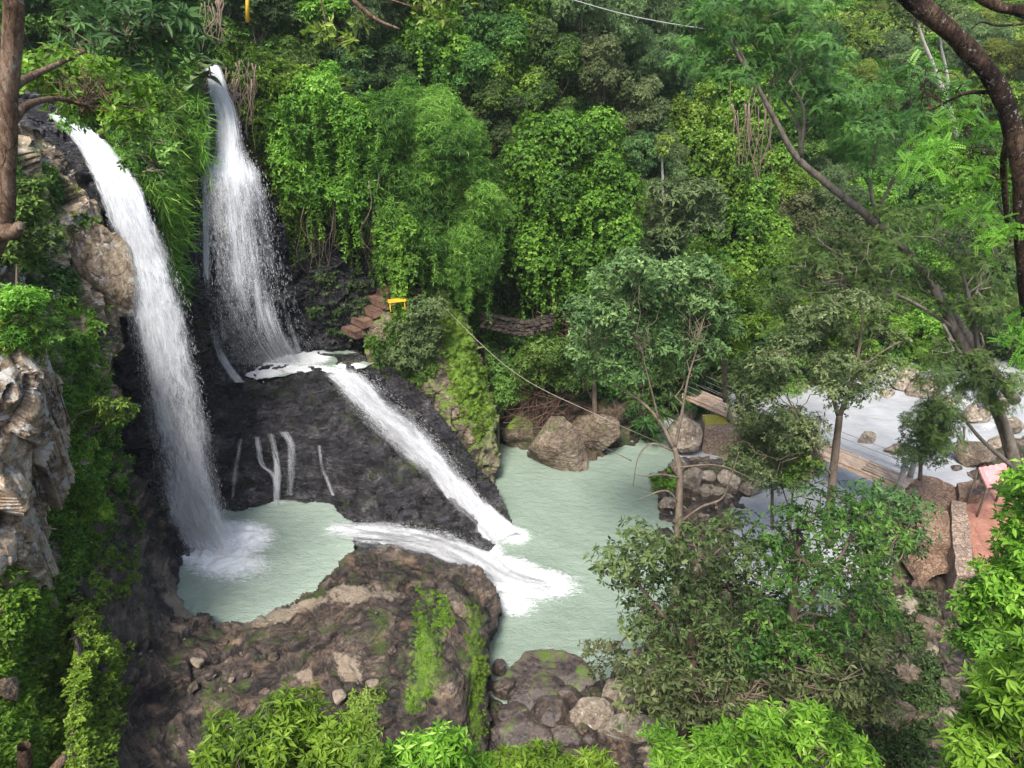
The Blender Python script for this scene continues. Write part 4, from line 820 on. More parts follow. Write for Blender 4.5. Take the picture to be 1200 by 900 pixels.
# left group of big pale lichen-covered blocks, close to the camera
LB = [
      (84, 690, 22, 26, 18.2, 'square tan rock among leaves between the cliff and the round pool', .2), (112, 320, 28, 66, 24.6, 'tall golden-tan rock face beside the left waterfall', 0), (100, 445, 20, 26, 23.0, 'brown overhanging rock under the golden-tan face', .3),
      (118, 478, 18, 18, 22.6, 'round reddish brown rock beside the dark wet cliff', 0), (5, 815, 14, 26, 12.6, 'small brown rock at the lower left edge of the picture', 0), (120, 805, 16, 20, 15.8, 'tan flat rock beside the bright ground cover', .2), (165, 850, 26, 18, 15.2, 'grey cracked rock low on the left of the brown ledge', 0), (205, 855, 22, 20, 15.6, 'smooth grey-brown rock beside the grey cracked one', .2), (245, 855, 24, 22, 15.4, 'grey rock just left of the first bright shrub', .1)]
for k, (px, py, hw, hh, Y, lab, r) in enumerate(LB):
    c = at(px, py, Y); s = pxm(px, py, Y); mt = 'cliff' if k < 4 else 'boulderd'
    boulder('boulder', c + np.array((0, .5 * hw / s, 0)), (hw / s * 1.12, hw / s * .9, hh / s * 1.12), MAT[mt], lab, seed=300 + k, res=44, rot=r, noise=.07, cuts=18)
# loose stones on the ledge and the banks: shared shapes
stone0 = [boulder('stone', (0, 0, 0), (.16, .13, .09), MAT[m_], 'x', seed=500 + i, res=10, cuts=12, noise=.03) for i, m_ in enumerate(('boulder', 'boulderd', 'wetboulder', 'boulder'))]
def scatter_stones(pt, poly, n, label, group, seed, smin=.5, smax=1.6, which=(0, 1, 2, 3)):
    rng = np.random.default_rng(seed); P = np.array(poly, float); k = 0
    while k < n:
        u, v = rng.uniform(P[:, 0].min(), P[:, 0].max()), rng.uniform(P[:, 1].min(), P[:, 1].max())
        if not inpoly(np.array(u), np.array(v), poly): continue
        S, N = pt.S(u, v); src = stone0[which[rng.integers(len(which))]]; o = src.copy(); COL.objects.link(o); o.name = 'stone'
        s = rng.uniform(smin, smax) ** 1.3; o.location = [float(a) for a in S + N * .02]; o.scale = (s, s * rng.uniform(.7, 1.2), s); o.rotation_euler = (rng.normal(0, .2), rng.normal(0, .2), rng.uniform(0, 6.3))
        tag(o, label, 'stone', group); k += 1
scatter_stones(LEDGE, [(150, 740), (260, 750), (380, 720), (480, 700), (520, 780), (460, 820), (420, 830), (250, 815), (150, 830)], 18, 'small loose stone lying on the brown ledge below the round pool', 'loose stones on the brown ledge', 1)
scatter_stones(HILL, [(385, 390), (410, 350), (440, 395), (425, 425), (395, 425)], 45, 'small dark stone in the rubble between the veil waterfall and the stone steps', 'rubble beside the veil waterfall', 2, .7, 1.9, (2, 2, 1))
scatter_stones(BANK, [(770, 590), (800, 545), (880, 560), (870, 600), (790, 625)], 40, 'small pebbly stone on the shingle right of the main pool', 'stones on the shingle', 3, .6, 1.5, (0, 1, 0))
scatter_stones(BANK, [(600, 812), (740, 812), (700, 880), (600, 880)], 24, 'small dark stone in the gaps between the stacked wet slabs', 'stones between the wet slabs', 4, .5, 1.3, (2, 1, 2))
scatter_stones(HILL, [(1010, 455), (1060, 440), (1130, 445), (1180, 470), (1110, 478), (1060, 470)], 36, 'small pale stone on the far shore of the far right pool', 'stones on the far shore', 5, 1, 2.6, (0, 0, 3))
for o in stone0: bpy.data.objects.remove(o)

# ---------------------------------------------------------------- bridge
MAT['plank'] = simple_mat('sun_bleached_plank', (.32, .22, .15), (.64, .48, .36), 3, .8, .35, (1, .25, 1))
MAT['concrete'] = simple_mat('weathered_concrete', (.26, .24, .21), (.50, .47, .43), 4, .9, .3)
MAT['wire'] = simple_mat('galvanised_wire', (.20, .20, .19), (.34, .34, .33), 8, .5, .05)
def stone_wall_mat(name, c1, c2, sc):
    m, node, out, L = newmat(name); tc = node('ShaderNodeTexCoord').outputs['Object']
    nz = node('ShaderNodeTexNoise', {'Vector': tc, 'Scale': 6, 'Detail': 5}).outputs['Fac']
    vo = node('ShaderNodeTexVoronoi', {'Vector': tc, 'Scale': sc}, feature='DISTANCE_TO_EDGE').outputs['Distance']; vc = node('ShaderNodeTexVoronoi', {'Vector': tc, 'Scale': sc}).outputs['Color']
    v = node('ShaderNodeSeparateXYZ', {'Vector': vc}).outputs[0]
    col = ramp(node, mth(node, 'ADD', mth(node, 'MULTIPLY', v, .5), mth(node, 'MULTIPLY', nz, .5)), [(.25, c1), (.75, c2)])
    g = ramp(node, vo, [(.01, (0, 0, 0)), (.07, (1, 1, 1))]); col = mix(node, g, tuple(c * .6 for c in c1), col)
    b = node('ShaderNodeBsdfPrincipled', {'Base Color': col, 'Roughness': .92, 'Normal': node('ShaderNodeBump', {'Strength': .7, 'Distance': .06, 'Height': mth(node, 'ADD', g, mth(node, 'MULTIPLY', nz, .5))}).outputs[0]})
    L.new(b.outputs[0], out.inputs['Surface']); return m
MAT['stonewall'] = stone_wall_mat('rubble_masonry', (.17, .12, .085), (.34, .25, .19), 7.5)
MAT['brownwall'] = stone_wall_mat('brown_masonry', (.14, .085, .055), (.27, .175, .115), 6.5)
ZB = 2.0
A_ = atz(806, 458, ZB); B_ = atz(1066, 568, ZB)
bx = nrm(B_ - A_); by = np.cross((0, 0, 1), bx); Lb = np.linalg.norm(B_ - A_)
root = empty('footbridge', (A_ + B_) / 2, 'narrow plank footbridge crossing the stream with cable railing', 'bridge')
Rb = np.column_stack((bx, by, (0, 0, 1)))
npl = 5
rngb = np.random.default_rng(5)
for s in range(6):                                           # six spans of lengthwise boards: one deck mesh
    pass
mb = MB()
for s in range(6):
    for k in range(npl):
        l = Lb / 6; c = A_ + bx * (l * (s + .5)) + by * ((k - (npl - 1) / 2) * .235) + np.array((0, 0, rngb.normal(0, .008)))
        mb.box(c, (l / 2 - .012, .108, .035), Rb, .008, .004, s * 10 + k)
mb.build('deck', MAT['plank'], root)
for sg in (-1, 1):
    mb = MB(); mb.box((A_ + B_) / 2 + by * sg * .48 - np.array((0, 0, .17)), (Lb / 2, .06, .12), Rb, .01); mb.build('beam', MAT['plank'], root)
for f in (.02, .30, .62, .98):
    mb = MB(); c = A_ + bx * Lb * f; mb.box(c - np.array((0, 0, 1.45)), (.25, .5, 1.15), Rb, .04, .02, 7); mb.build('pier', MAT['stonewall'], root)
for k, (f, sg) in enumerate(((.255, 1), (.255, -1), (.98, 1), (.98, -1), (.60, 1))):
    base = A_ + bx * Lb * f + by * sg * .62
    mb = MB(); mb.tube([base + (0, 0, -.2), base + (0, 0, .55), base + (0, 0, 1.05)], [.15, .13, .13], 10, .1, k); mb.tube([base + (0, 0, 1.05), base + (0, 0, 1.10), base + (0, 0, 1.26)], [.19, .19, .11], 10, .08, k + 3); mb.build('post', MAT['concrete'], root)
for sg in (1, -1):
    for hgt in (.35, .68, 1.0):
        mb = MB(); a = A_ + by * sg * .62 + np.array((0, 0, hgt)); b = B_ + by * sg * .62 + np.array((0, 0, hgt)); t = np.linspace(0, 1, 20)[:, None]; P = a + (b - a) * t; P[:, 2] -= .12 * np.sin(np.pi * t[:, 0]); mb.tube(P, .014, 5); mb.build('railing_cable', MAT['wire'], root)
def prism(mb, top, zt, zb, jit=.0):
    P = np.array([atz(a, b, zt)[:2] for a, b in top]); n = len(P)
    Q = []; 
    for i in range(n):
        for t in np.linspace(0, 1, 5)[:-1]: Q.append(P[i] + (P[(i + 1) % n] - P[i]) * t)
    Q = np.array(Q); m = len(Q); c = Q.mean(0)
    Q = Q + jit * np.random.default_rng(m).normal(size=Q.shape); Qi = c + (Q - c) * .985
    V = np.vstack((np.c_[Qi, np.full(m, zt)], np.c_[Q, np.full(m, zt - .05)], np.c_[Q * 1, np.full(m, (zt + zb) / 2)], np.c_[Q, np.full(m, zb)]))
    F = [(r * m + i, r * m + (i + 1) % m, (r + 1) * m + (i + 1) % m, (r + 1) * m + i) for r in range(3) for i in range(m)]
    F.append(tuple(range(m))); mb.add(V, F)
def block(name, poly, zt, zb, mat, label, cat, jit=.03):
    mb = MB(); prism(mb, poly, zt, zb, jit); o = mb.build(name, MAT[mat], smooth=False); tag(o, label, cat); return o
ab = block('stone_abutment', [(823, 486), (862, 484), (905, 500), (905, 520), (826, 500)], 1.55, -1.2, 'stonewall', 'rubble stone abutment with a yellow mossy top under the left end of the footbridge', 'abutment')
mb = MB(); prism(mb, [(824, 487), (850, 485), (853, 497), (826, 498)], 1.60, 1.5, .04)
MAT['yellowmoss'] = simple_mat('yellow_moss', (.17, .17, .02), (.36, .33, .05), 9, .95, .6)
o = mb.build('moss_cap', MAT['yellowmoss'], None, smooth=False); o.parent = ab; o.location = o.location - ab.location
block('stone_platform', [(1060, 566), (1082, 556), (1100, 560), (1124, 572), (1126, 600), (1122, 640), (1096, 634), (1066, 626)], 1.85, -1, 'brownwall', 'stepped brown stone platform at the right end of the footbridge', 'platform')
block('stone_platform', [(1072, 598), (1112, 598), (1116, 640), (1075, 632)], 2.12, 1.0, 'brownwall', 'raised brown masonry block on the stepped platform beside the parapet', 'platform')
block('parapet_wall', [(1114, 585), (1132, 588), (1138, 630), (1146, 672), (1120, 674), (1117, 630)], 2.35, -.5, 'stonewall', 'thick rubble parapet wall running beside the red earth path', 'wall')
block('parapet_wall', [(1122, 566), (1148, 562), (1150, 580), (1124, 583)], 2.2, 0, 'brownwall', 'low brown wall behind the parapet next to the pink roofed shed', 'wall', .01)
mb = MB(); prism(mb, [(1128, 584), (1160, 572), (1230, 590), (1230, 680), (1150, 700), (1140, 640)], 1.75, 0, .05); o = mb.build('red_path', rock_mat('red_brick_earth', [(.20, .085, .055), (.27, .12, .08), (.34, .17, .12)], rough=.95, bump=.2), smooth=False); tag(o, kind='structure')
# dark vault under the platform
root = empty('stone_vault', atz(1095, 690, .8), 'dark arched stone vault in the shade below the parapet', 'vault')
mb = MB(); c = atz(1096, 672, .8); ax = np.array((.0, -1., 0)); V = []; F = []; n = 14
for j, y in enumerate((0, .5, 1.0, 1.5)):
    for rr in (.95, .72):
        for i in range(n):
            a = math.pi * i / (n - 1); V.append((c[0] + math.cos(a) * rr, c[1] + .9 - y, c[2] - .1 + math.sin(a) * rr * .9))
for j in range(3):
    for s in range(2):
        for i in range(n - 1):
            a = (j * 2 + s) * n + i; b = ((j + 1) * 2 + s) * n + i; F.append((a, a + 1, b + 1, b))
for i in range(n - 1): a = 6 * n + i; F.append((a, a + 1, a + n + 1, a + n))
mb.add(V, F); mb.build('vault', MAT['brownwall'], root)
# shed with pink sheet roof
root = empty('shed', atz(1175, 570, 1.75), 'small open shed with a faded pink sheet roof beside the red path', 'shed')
MAT['pinkroof'] = simple_mat('faded_pink_sheet', (.50, .16, .17), (.72, .30, .29), 3, .6, .1, (1, 1, 1))
zt = 3.9; a, b, c, d = atz(1147, 548, zt), atz(1185, 541, zt), atz(1192, 560, zt - .1), atz(1157, 572, zt - .6)
mb = MB(); V = []; m = 24
for t in (0, .03):
    for s in np.linspace(0, 1, m):
        for r in (0, .5, 1):
            q = (a * (1 - s) + b * s) * (1 - r) + (d * (1 - s) + c * s) * r; V.append(q + np.array((0, 0, .025 * math.sin(s * m * 1.57) - t)))
F = []
for t in range(2):
    for s in range(m - 1):
        for r in range(2): i = t * m * 3 + s * 3 + r; F.append((i, i + 1, i + 4, i + 3))
for s in range(m - 1):
    for r in (0, 2): i = s * 3 + r; F.append((i, i + 3, i + 3 + m * 3, i + m * 3))
for s in (0, m - 1):
    for r in range(2): i = s * 3 + r; F.append((i, i + 1, i + 1 + m * 3, i + m * 3))
mb.add(V, F); mb.build('roof', MAT['pinkroof'], root, smooth=False)
for q in (a, b, c, d):
    mb = MB(); q = q * .97 + .03 * (a + b + c + d) / 4; mb.tube([(q[0], q[1], 1.6), (q[0], q[1], q[2] - .05)], .05, 8); mb.build('post', MAT['bark'], root)
mb = MB(); mb.tube([a + (0, 0, -.07), d + (0, 0, -.07)], .04, 6); mb.build('rafter', MAT['bark'], root)

# ---------------------------------------------------------------- steps, bench, dry stone wall, cables
root = empty('stone_steps', HILL.S(430, 385)[0], 'worn reddish stone steps climbing under the hanging bush', 'steps')
Yst = 33.9
for k, (px, py, hw) in enumerate(((416, 383, 13), (424, 370, 15), (434, 358, 16), (445, 347, 16), (455, 338, 14))):
    c = at(px, py, Yst + .30 * k); mb = MB(); rz = Matrix.Rotation(-.75, 3, 'Z')
    mb.box(c + (0, .1, -.12), (hw / 23.5 * 1.45, .62, .2), rz, .03, .02, k); mb.build('step', MAT['stepstone'] if 'stepstone' in MAT else MAT.setdefault('stepstone', rock_mat('red_step_stone', [(.06, .032, .022), (.11, .06, .04), (.16, .095, .066)], rough=.9, bump=.3)), root)
MAT['yellow'] = simple_mat('yellow_paint', (.62, .30, .015), (.78, .44, .03), 5, .55, .05)
c = at(465, 352, 32.35); root = empty('bench', c - (0, 0, .45), 'yellow slatted bench above the stone steps half hidden by hanging leaves', 'bench')
rz = Matrix.Rotation(.25, 3, 'Z')
for k in range(3):
    mb = MB(); mb.box(c + np.array(rz @ Vector((0, (k - 1) * .15, 0))), (.42, .062, .02), rz, .005); mb.build('slat', MAT['yellow'], root)
for sx in (-1, 1):
    mb = MB(); mb.box(c + np.array(rz @ Vector((sx * .34, 0, -.045))), (.03, .2, .024), rz, .004); mb.build('crossbar', MAT['yellow'], root)
    for sy in (-1, 1): mb = MB(); mb.box(c + np.array(rz @ Vector((sx * .34, sy * .16, -.27))), (.022, .022, .2), rz, .004); mb.build('leg', MAT['yellow'], root)
def drywall(pts, rows, label, sz=.17, seed=1, mat='boulderd'):
    rng = np.random.default_rng(seed); P = np.array([at(a, b, Y) for a, b, Y in pts]); mb = MB(); ln = np.linalg.norm(np.diff(P, axis=0), axis=1).sum(); n = int(ln / (sz * 1.5)); Q = spline(P, n)
    for r in range(rows):
        for i in range(n):
            h = np.array((sz * rng.uniform(.7, 1.05), sz * .9, sz * rng.uniform(.55, .8))); mb.box(Q[i] + np.array((sz * .7 * (r % 2), rng.normal(0, .03), -(rows - 1 - r) * sz * 1.25 + sz * (rows - 1) * 0)), h, Matrix.Rotation(rng.normal(0, .15), 3, 'Z'), sz * .35, .012, int(rng.integers(9999)))
    o = mb.build('dry_stone_wall', MAT[mat], smooth=False); tag(o, label, 'wall')
drywall([(566, 368, 34.6), (592, 374, 34.6), (616, 377, 34.6), (644, 370, 34.6)], 4, 'low curved dry stone wall holding the dark ledge right of the mossy buttress', seed=2, mat='ledge')
def cable(name, pts, rad, label, mat='wire', cat='cable', sag=0):
    P = spline(np.array([at(*p) for p in pts]), 30); P[:, 2] -= sag * np.sin(np.linspace(0, math.pi, 30)); mb = MB(); mb.tube(P, rad, 6); o = mb.build(name, MAT[mat]); tag(o, label, cat); return o
MAT['rope'] = simple_mat('pale_rope', (.20, .18, .14), (.33, .30, .24), 9, .9, .1)
cable('rope', [(505, 345, 33.6), (600, 432, 31.0), (700, 484, 29.0), (785, 524, 27.4)], .014, 'pale rope stretched from the mossy buttress across the main pool to the young tree', 'rope', 'rope', .12)
cable('overhead_wire', [(640, -10, 30), (740, 15, 30), (840, 36, 30)], .02, 'thin overhead wire crossing the forest at the top centre', 'wire', 'wire', .1)
o = (lambda mb: (mb.tube([at(290, -20, 33.5), at(290, 26, 33.5)], .075, 10), mb.build('yellow_post', MAT['yellow']))[1])(MB()); tag(o, 'short yellow post standing above the veil waterfall at the top edge', 'post')
# ---------------------------------------------------------------- forest on the slopes
PR = {'dark': [proto(11, 'dark', 'broad', 26, .95), proto(12, 'dark', 'small', 28, 1.0)], 'broad': [proto(13, 'broad', 'broad', 26, 1.0), proto(14, 'broad', 'small', 30, .9)],
      'bright': [proto(15, 'bright', 'broad', 24, .95)], 'vine': [proto(16, 'vine', 'vine', 22, 1.25, 5), proto(17, 'vine', 'vine', 24, 1.5, 6)], 'grey': [proto(18, 'grey', 'fine', 26, 1.05), proto(19, 'grey', 'willow', 26, 1.1)],
      'olive': [proto(20, 'olive', 'small', 26, 1.0)], 'yellow': [proto(21, 'yellow', 'fine', 24, .9)], 'willow': [proto(22, 'willow', 'willow', 24, 1.1, 3)], 'acacia': [proto(23, 'acacia', 'frond', 26, .75)]}
DESC = {'dark': 'dark dense broadleaf tree', 'broad': 'mid green leafy tree', 'bright': 'bright green leafy tree', 'vine': 'tree smothered in glossy creeper', 'grey': 'soft grey-green tree', 'olive': 'dull olive-brown tree', 'yellow': 'pale yellow-green tree', 'willow': 'narrow-leaved drooping tree', 'acacia': 'feathery-leaved tree'}
FT = []   # px, py, radius px, kind
def T(region, *rows): FT.extend([(region,) + r for r in rows])
T('above the left waterfall', (60, -10, 60, 'dark'), (110, 30, 55, 'dark'), (175, 5, 55, 'broad'), (20, 50, 50, 'broad'), (215, 40, 45, 'broad'), (150, 62, 38, 'dark'), (255, -10, 45, 'dark'))
T('above the veil waterfall', (300, 40, 42, 'dark'), (330, -5, 50, 'broad'), (270, 62, 24, 'vine'), (345, 70, 45, 'broad'), (390, 25, 50, 'bright'), (400, 85, 45, 'dark'), (440, 50, 42, 'grey'), (375, 145, 50, 'vine'), (345, 110, 34, 'broad'))
T('on the slope behind the willowy bush', (480, 10, 50, 'broad'), (500, 60, 50, 'vine'), (545, 20, 55, 'dark'), (560, 75, 50, 'broad'), (455, 95, 32, 'dark'), (530, 115, 45, 'broad'), (585, 120, 45, 'vine'), (600, 30, 50, 'vine'), (615, 80, 45, 'dark'), (575, 170, 42, 'dark'), (600, 200, 42, 'grey'), (560, 150, 38, 'broad'))
T('on the upper middle slope', (650, 20, 55, 'grey'), (680, 70, 60, 'grey'), (725, 30, 60, 'grey'), (740, 90, 50, 'grey'), (690, 120, 40, 'olive'), (645, 110, 42, 'broad'), (775, 60, 38, 'dark'), (770, 10, 42, 'yellow'), (735, 150, 38, 'olive'), (625, 150, 38, 'broad'), (780, 120, 34, 'dark'))
T('on the creeper-clad wall right of centre', (815, 90, 45, 'vine'), (840, 150, 48, 'vine'), (800, 170, 42, 'vine'), (820, 220, 46, 'vine'), (865, 210, 45, 'vine'), (880, 150, 40, 'broad'), (860, 270, 45, 'vine'), (905, 240, 42, 'bright'), (850, 60, 38, 'yellow'), (830, 30, 40, 'broad'), (905, 190, 42, 'broad'), (900, 290, 45, 'olive'), (925, 320, 42, 'olive'), (875, 320, 42, 'vine'), (785, 240, 34, 'grey'), (760, 200, 32, 'grey'))
T('across the valley at the top', (880, 5, 26, 'yellow'), (915, 0, 26, 'bright'), (950, 8, 26, 'yellow'), (985, 0, 26, 'bright'), (1020, 10, 26, 'yellow'), (1055, 0, 28, 'bright'), (1090, 10, 28, 'yellow'), (1125, 0, 28, 'bright'), (1160, 15, 30, 'bright'), (1195, 0, 30, 'yellow'), (900, 35, 26, 'bright'), (935, 38, 26, 'yellow'), (970, 36, 26, 'bright'), (1005, 44, 28, 'bright'), (1040, 40, 28, 'yellow'), (1075, 48, 30, 'bright'), (1110, 44, 30, 'bright'), (1145, 55, 30, 'yellow'), (1185, 50, 32, 'bright'), (860, -12, 28, 'bright'), (895, -28, 28, 'bright'), (960, -26, 28, 'bright'), (1030, -26, 28, 'yellow'), (1100, -28, 28, 'bright'), (1170, -26, 30, 'bright'))
T('in the middle of the right-hand valley', (900, 80, 36, 'bright'), (945, 85, 36, 'acacia'), (990, 90, 36, 'bright'), (1035, 92, 36, 'grey'), (1080, 98, 36, 'bright'), (1130, 100, 38, 'grey'), (1175, 105, 38, 'yellow'), (920, 130, 38, 'acacia'), (965, 140, 38, 'bright'), (1010, 145, 38, 'yellow'), (1060, 150, 38, 'grey'), (1105, 150, 38, 'yellow'), (1150, 155, 38, 'bright'), (1195, 150, 38, 'yellow'), (950, 190, 38, 'broad'), (1000, 200, 40, 'acacia'), (1050, 205, 40, 'broad'), (1100, 210, 40, 'vine'), (1150, 215, 40, 'broad'), (1195, 215, 40, 'dark'))
T('on the low slope behind the right-hand acacia', (960, 250, 40, 'grey'), (1005, 260, 42, 'vine'), (1050, 270, 42, 'broad'), (1095, 275, 42, 'vine'), (1145, 280, 42, 'dark'), (1190, 280, 42, 'broad'), (970, 310, 42, 'olive'), (1015, 325, 42, 'broad'), (1060, 335, 42, 'vine'), (1105, 340, 42, 'broad'), (1150, 345, 42, 'dark'), (1195, 350, 42, 'broad'), (1000, 380, 42, 'bright'), (1045, 392, 38, 'bright'), (1090, 400, 34, 'vine'), (1140, 400, 36, 'dark'), (1190, 410, 38, 'broad'), (1075, 420, 22, 'bright'))
T('on the bank behind the footbridge', (850, 380, 42, 'bright'), (890, 370, 42, 'broad'), (930, 390, 42, 'bright'), (965, 410, 36, 'vine'), (870, 420, 38, 'dark'), (905, 430, 30, 'bright'), (940, 440, 30, 'dark'), (835, 430, 36, 'dark'), (985, 445, 26, 'broad'), (820, 340, 42, 'broad'), (780, 420, 40, 'dark'), (800, 460, 28, 'dark'))
T('below the creeper-clad middle tree', (700, 330, 36, 'dark'), (740, 300, 40, 'grey'), (590, 330, 34, 'dark'), (560, 290, 40, 'grey'), (575, 240, 38, 'broad'), (740, 250, 36, 'olive'), (545, 330, 30, 'dark'), (620, 300, 36, 'dark'), (735, 205, 34, 'dark'))
cnts = {}
rngF = np.random.default_rng(77)
for region, px, py, rp, kd in FT: cnts.setdefault((region, kd), []).append((px, py, rp))
ORD = ['leftmost', 'second from left', 'third from left', 'fourth from left', 'fifth from left', 'sixth from left', 'seventh from left', 'eighth from left', 'ninth from left', 'tenth from left', 'eleventh from left', 'twelfth from left', 'thirteenth from left', 'fourteenth from left', 'fifteenth from left', 'sixteenth from left', 'seventeenth from left']
for (region, kd), L_ in cnts.items():
    L_.sort()
    for k, (px, py, rp) in enumerate(L_):
        f, N = HILL.S(px, py); Y = float(f[1]); s = pxm(px, py, Y); rm = rp / s; sc = rm / 2.2
        c = f + N * min(rm * .55, 2.2); loc = c - np.array((0, 0, 3.0 * sc))
        pr = PR[kd][int(rngF.integers(len(PR[kd])))]
        lab = DESC[kd] + ' ' + region
        if len(L_) > 1: lab = ORD[k] + ' ' + DESC[kd] + ' ' + region
        wc = len(lab.split())
        if wc > 16: lab = lab.replace('tree smothered in glossy creeper', 'creeper-smothered tree')
        copy_thing(pr, loc, rngF.uniform(0, 6.28), (sc * rngF.uniform(.95, 1.15), sc * rngF.uniform(.95, 1.15), sc * rngF.uniform(.95, 1.2)), lab, 'tree', 'forest trees ' + region)
PROTO = PR

# ---------------------------------------------------------------- undergrowth over the slopes (nobody could count it)
cover('undergrowth', HILL, [(140, -60), (1320, -60), (1320, 440), (1130, 450), (1040, 440), (990, 470), (900, 475), (800, 500), (740, 470), (640, 460), (560, 470), (520, 330), (440, 330), (330, 180), (260, 80), (-60, 80), (-60, -60)], 4200, (.35, .9), 'broad', 'broad', dens=.42, scale=.95, seed=5, hang=500)
cover('bright_undergrowth', HILL, [(440, -40), (1300, -40), (1300, 430), (1060, 430), (980, 455), (830, 440), (700, 380), (480, 300), (340, 160), (400, 60)], 1500, (.3, .8), 'vine', 'vine', dens=.4, seed=6, noise=.95, hang=300)
cover('far_forest', HILL, [(780, -200), (1500, -200), (1500, 90), (860, 60)], 1100, (1.0, 2.6), 'yellow', 'small', dens=.3, scale=2.4, seed=7)
cover('shade_plants', HILL, [(385, 330), (470, 330), (640, 380), (780, 470), (770, 545), (700, 470), (600, 470), (560, 400), (470, 350), (440, 400), (385, 360)], 330, (.15, .4), 'dark', 'small', dens=.5, seed=8)
cover('far_shore_grass', HILL, [(1050, 432), (1110, 428), (1125, 445), (1085, 450)], 60, (.2, .45), 'neon', 'blade', dens=.7, seed=9)
# creepers on the near rocks
cover('hanging_grass', WALL, [(150, 60), (200, 62), (208, 150), (196, 250), (196, 290), (180, 230), (140, 160), (110, 120)], 120, (.2, .5), 'yellow', 'blade', dens=.45, out=.55, seed=110, hang=120, hlen=(.5, 2.2), scale=1.3)
cover('hanging_grass', WALL, [(150, 55), (216, 60), (218, 110), (206, 200), (202, 300), (200, 330), (194, 300), (188, 260), (165, 210), (130, 165), (95, 130), (100, 80)], 150, (.22, .6), 'bright', 'blade', dens=.5, out=.6, seed=10, hang=260, hlen=(.5, 2.4), scale=1.3)
cover('hanging_creeper', WALL, [(110, 80), (200, 75), (210, 150), (198, 250), (197, 300), (190, 240), (150, 180), (105, 150)], 460, (.2, .5), 'broad', 'small', dens=.55, out=.5, seed=11, hang=260, hlen=(.6, 2.4))
cover('hanging_creeper', WALL, [(268, 80), (300, 70), (400, 100), (430, 180), (425, 260), (330, 250), (305, 190), (285, 140)], 300, (.25, .7), 'vine', 'broad', dens=.5, out=.7, seed=12, hang=420, hlen=(.6, 3.0), scale=.85)
cover('rock_plants', WALL, [(205, 330), (240, 330), (245, 430), (220, 420)], 30, (.1, .22), 'dark', 'tiny', dens=.4, seed=13)
cover('rock_plants', WALL, [(350, 300), (445, 320), (440, 400), (400, 400), (370, 380)], 70, (.12, .32), 'dark', 'small', dens=.5, seed=14)
cover('cliff_creeper', LEFT, [(-10, 190), (60, 180), (75, 230), (90, 300), (80, 360), (45, 420), (-10, 400)], 300, (.18, .4), 'broad', 'small', dens=.5, seed=15, noise=1.0, nsc=30, hang=80)
cover('cliff_creeper', LEFT, [(60, 340), (100, 380), (105, 440), (125, 520), (130, 600), (115, 700), (60, 720), (50, 600), (55, 500), (66, 430), (62, 380)], 640, (.15, .42), 'bright', 'small', dens=.55, out=.6, seed=16, hang=220, hlen=(.4, 1.6))
cover('cliff_creeper', LEFT, [(70, 540), (130, 560), (165, 640), (170, 700), (110, 720), (60, 700), (60, 600)], 260, (.12, .34), 'bright', 'small', dens=.5, out=.5, seed=161, hang=60)
cover('ledge_plants', LEDGE, [(105, 540), (150, 560), (165, 610), (160, 680), (110, 720), (90, 640)], 110, (.1, .28), 'bright', 'small', dens=.5, seed=162)
cover('ledge_plants', LEDGE, [(85, 690), (125, 740), (130, 820), (120, 930), (85, 930)], 220, (.1, .26), 'neon', 'tiny', dens=.6, scale=1.2, up=1.2, seed=163)
cover('face_plants', FACE, [(-20, 370), (40, 370), (70, 400), (60, 420), (-20, 400)], 40, (.12, .3), 'bright', 'small', dens=.5, seed=164)
cover('bright_creeper', LEFT, [(75, 540), (130, 560), (150, 640), (148, 700), (105, 690), (85, 620)], 150, (.14, .35), 'bright', 'small', dens=.6, seed=17)
cover('ground_cover', LEFT, [(-20, 700), (60, 690), (95, 740), (105, 800), (125, 860), (130, 920), (-20, 940)], 1900, (.10, .30), 'neon', 'tiny', dens=1.0, seed=18, scale=1.5, up=1.3)
cover('ground_cover', LEFT, [(-20, 660), (70, 660), (90, 720), (60, 790), (-20, 800)], 150, (.15, .36), 'bright', 'small', dens=.55, seed=19)
cover('cliff_tufts', LEFT, [(40, 160), (130, 280), (140, 400), (120, 480), (80, 380), (60, 280)], 60, (.1, .25), 'yellow', 'small', dens=.5, seed=20)
MAT['mossleaf'] = leaf_mat('moss_cushion', (.05, .09, .008), (.13, .22, .02), (.22, .34, .035), (.30, .42, .07), trans=.3)
cover('moss', BUTT, [(505, 345), (530, 352), (548, 385), (562, 420), (576, 455), (580, 490), (560, 520), (545, 500), (530, 460), (520, 420), (508, 380)], 520, (.04, .10), 'neon', 'tiny', dens=.9, scale=.45, seed=21, mat=MAT['mossleaf'])
cover('rock_plants', BUTT, [(432, 400), (470, 360), (505, 350), (520, 420), (500, 450), (455, 450), (440, 425)], 230, (.14, .34), 'broad', 'small', dens=.55, seed=22)
cover('moss', LEDGE, [(488, 690), (520, 690), (535, 720), (520, 770), (500, 830), (478, 840), (475, 780), (480, 730)], 260, (.03, .08), 'neon', 'tiny', dens=.6, scale=.35, seed=24, mat=MAT['mossleaf'], noise=1.02, nsc=14)
cover('moss', LEDGE, [(545, 700), (562, 715), (572, 790), (570, 860), (555, 880), (545, 800)], 200, (.03, .08), 'neon', 'tiny', dens=.6, scale=.35, seed=25, mat=MAT['mossleaf'], noise=1.02, nsc=14)
cover('ledge_plants', LEDGE, [(410, 815), (450, 810), (445, 860), (420, 870)], 40, (.1, .2), 'yellow', 'small', dens=.6, seed=26)
cover('ledge_plants', LEDGE, [(90, 780), (150, 760), (140, 900), (100, 900)], 60, (.08, .2), 'bright', 'tiny', dens=.6, seed=27)
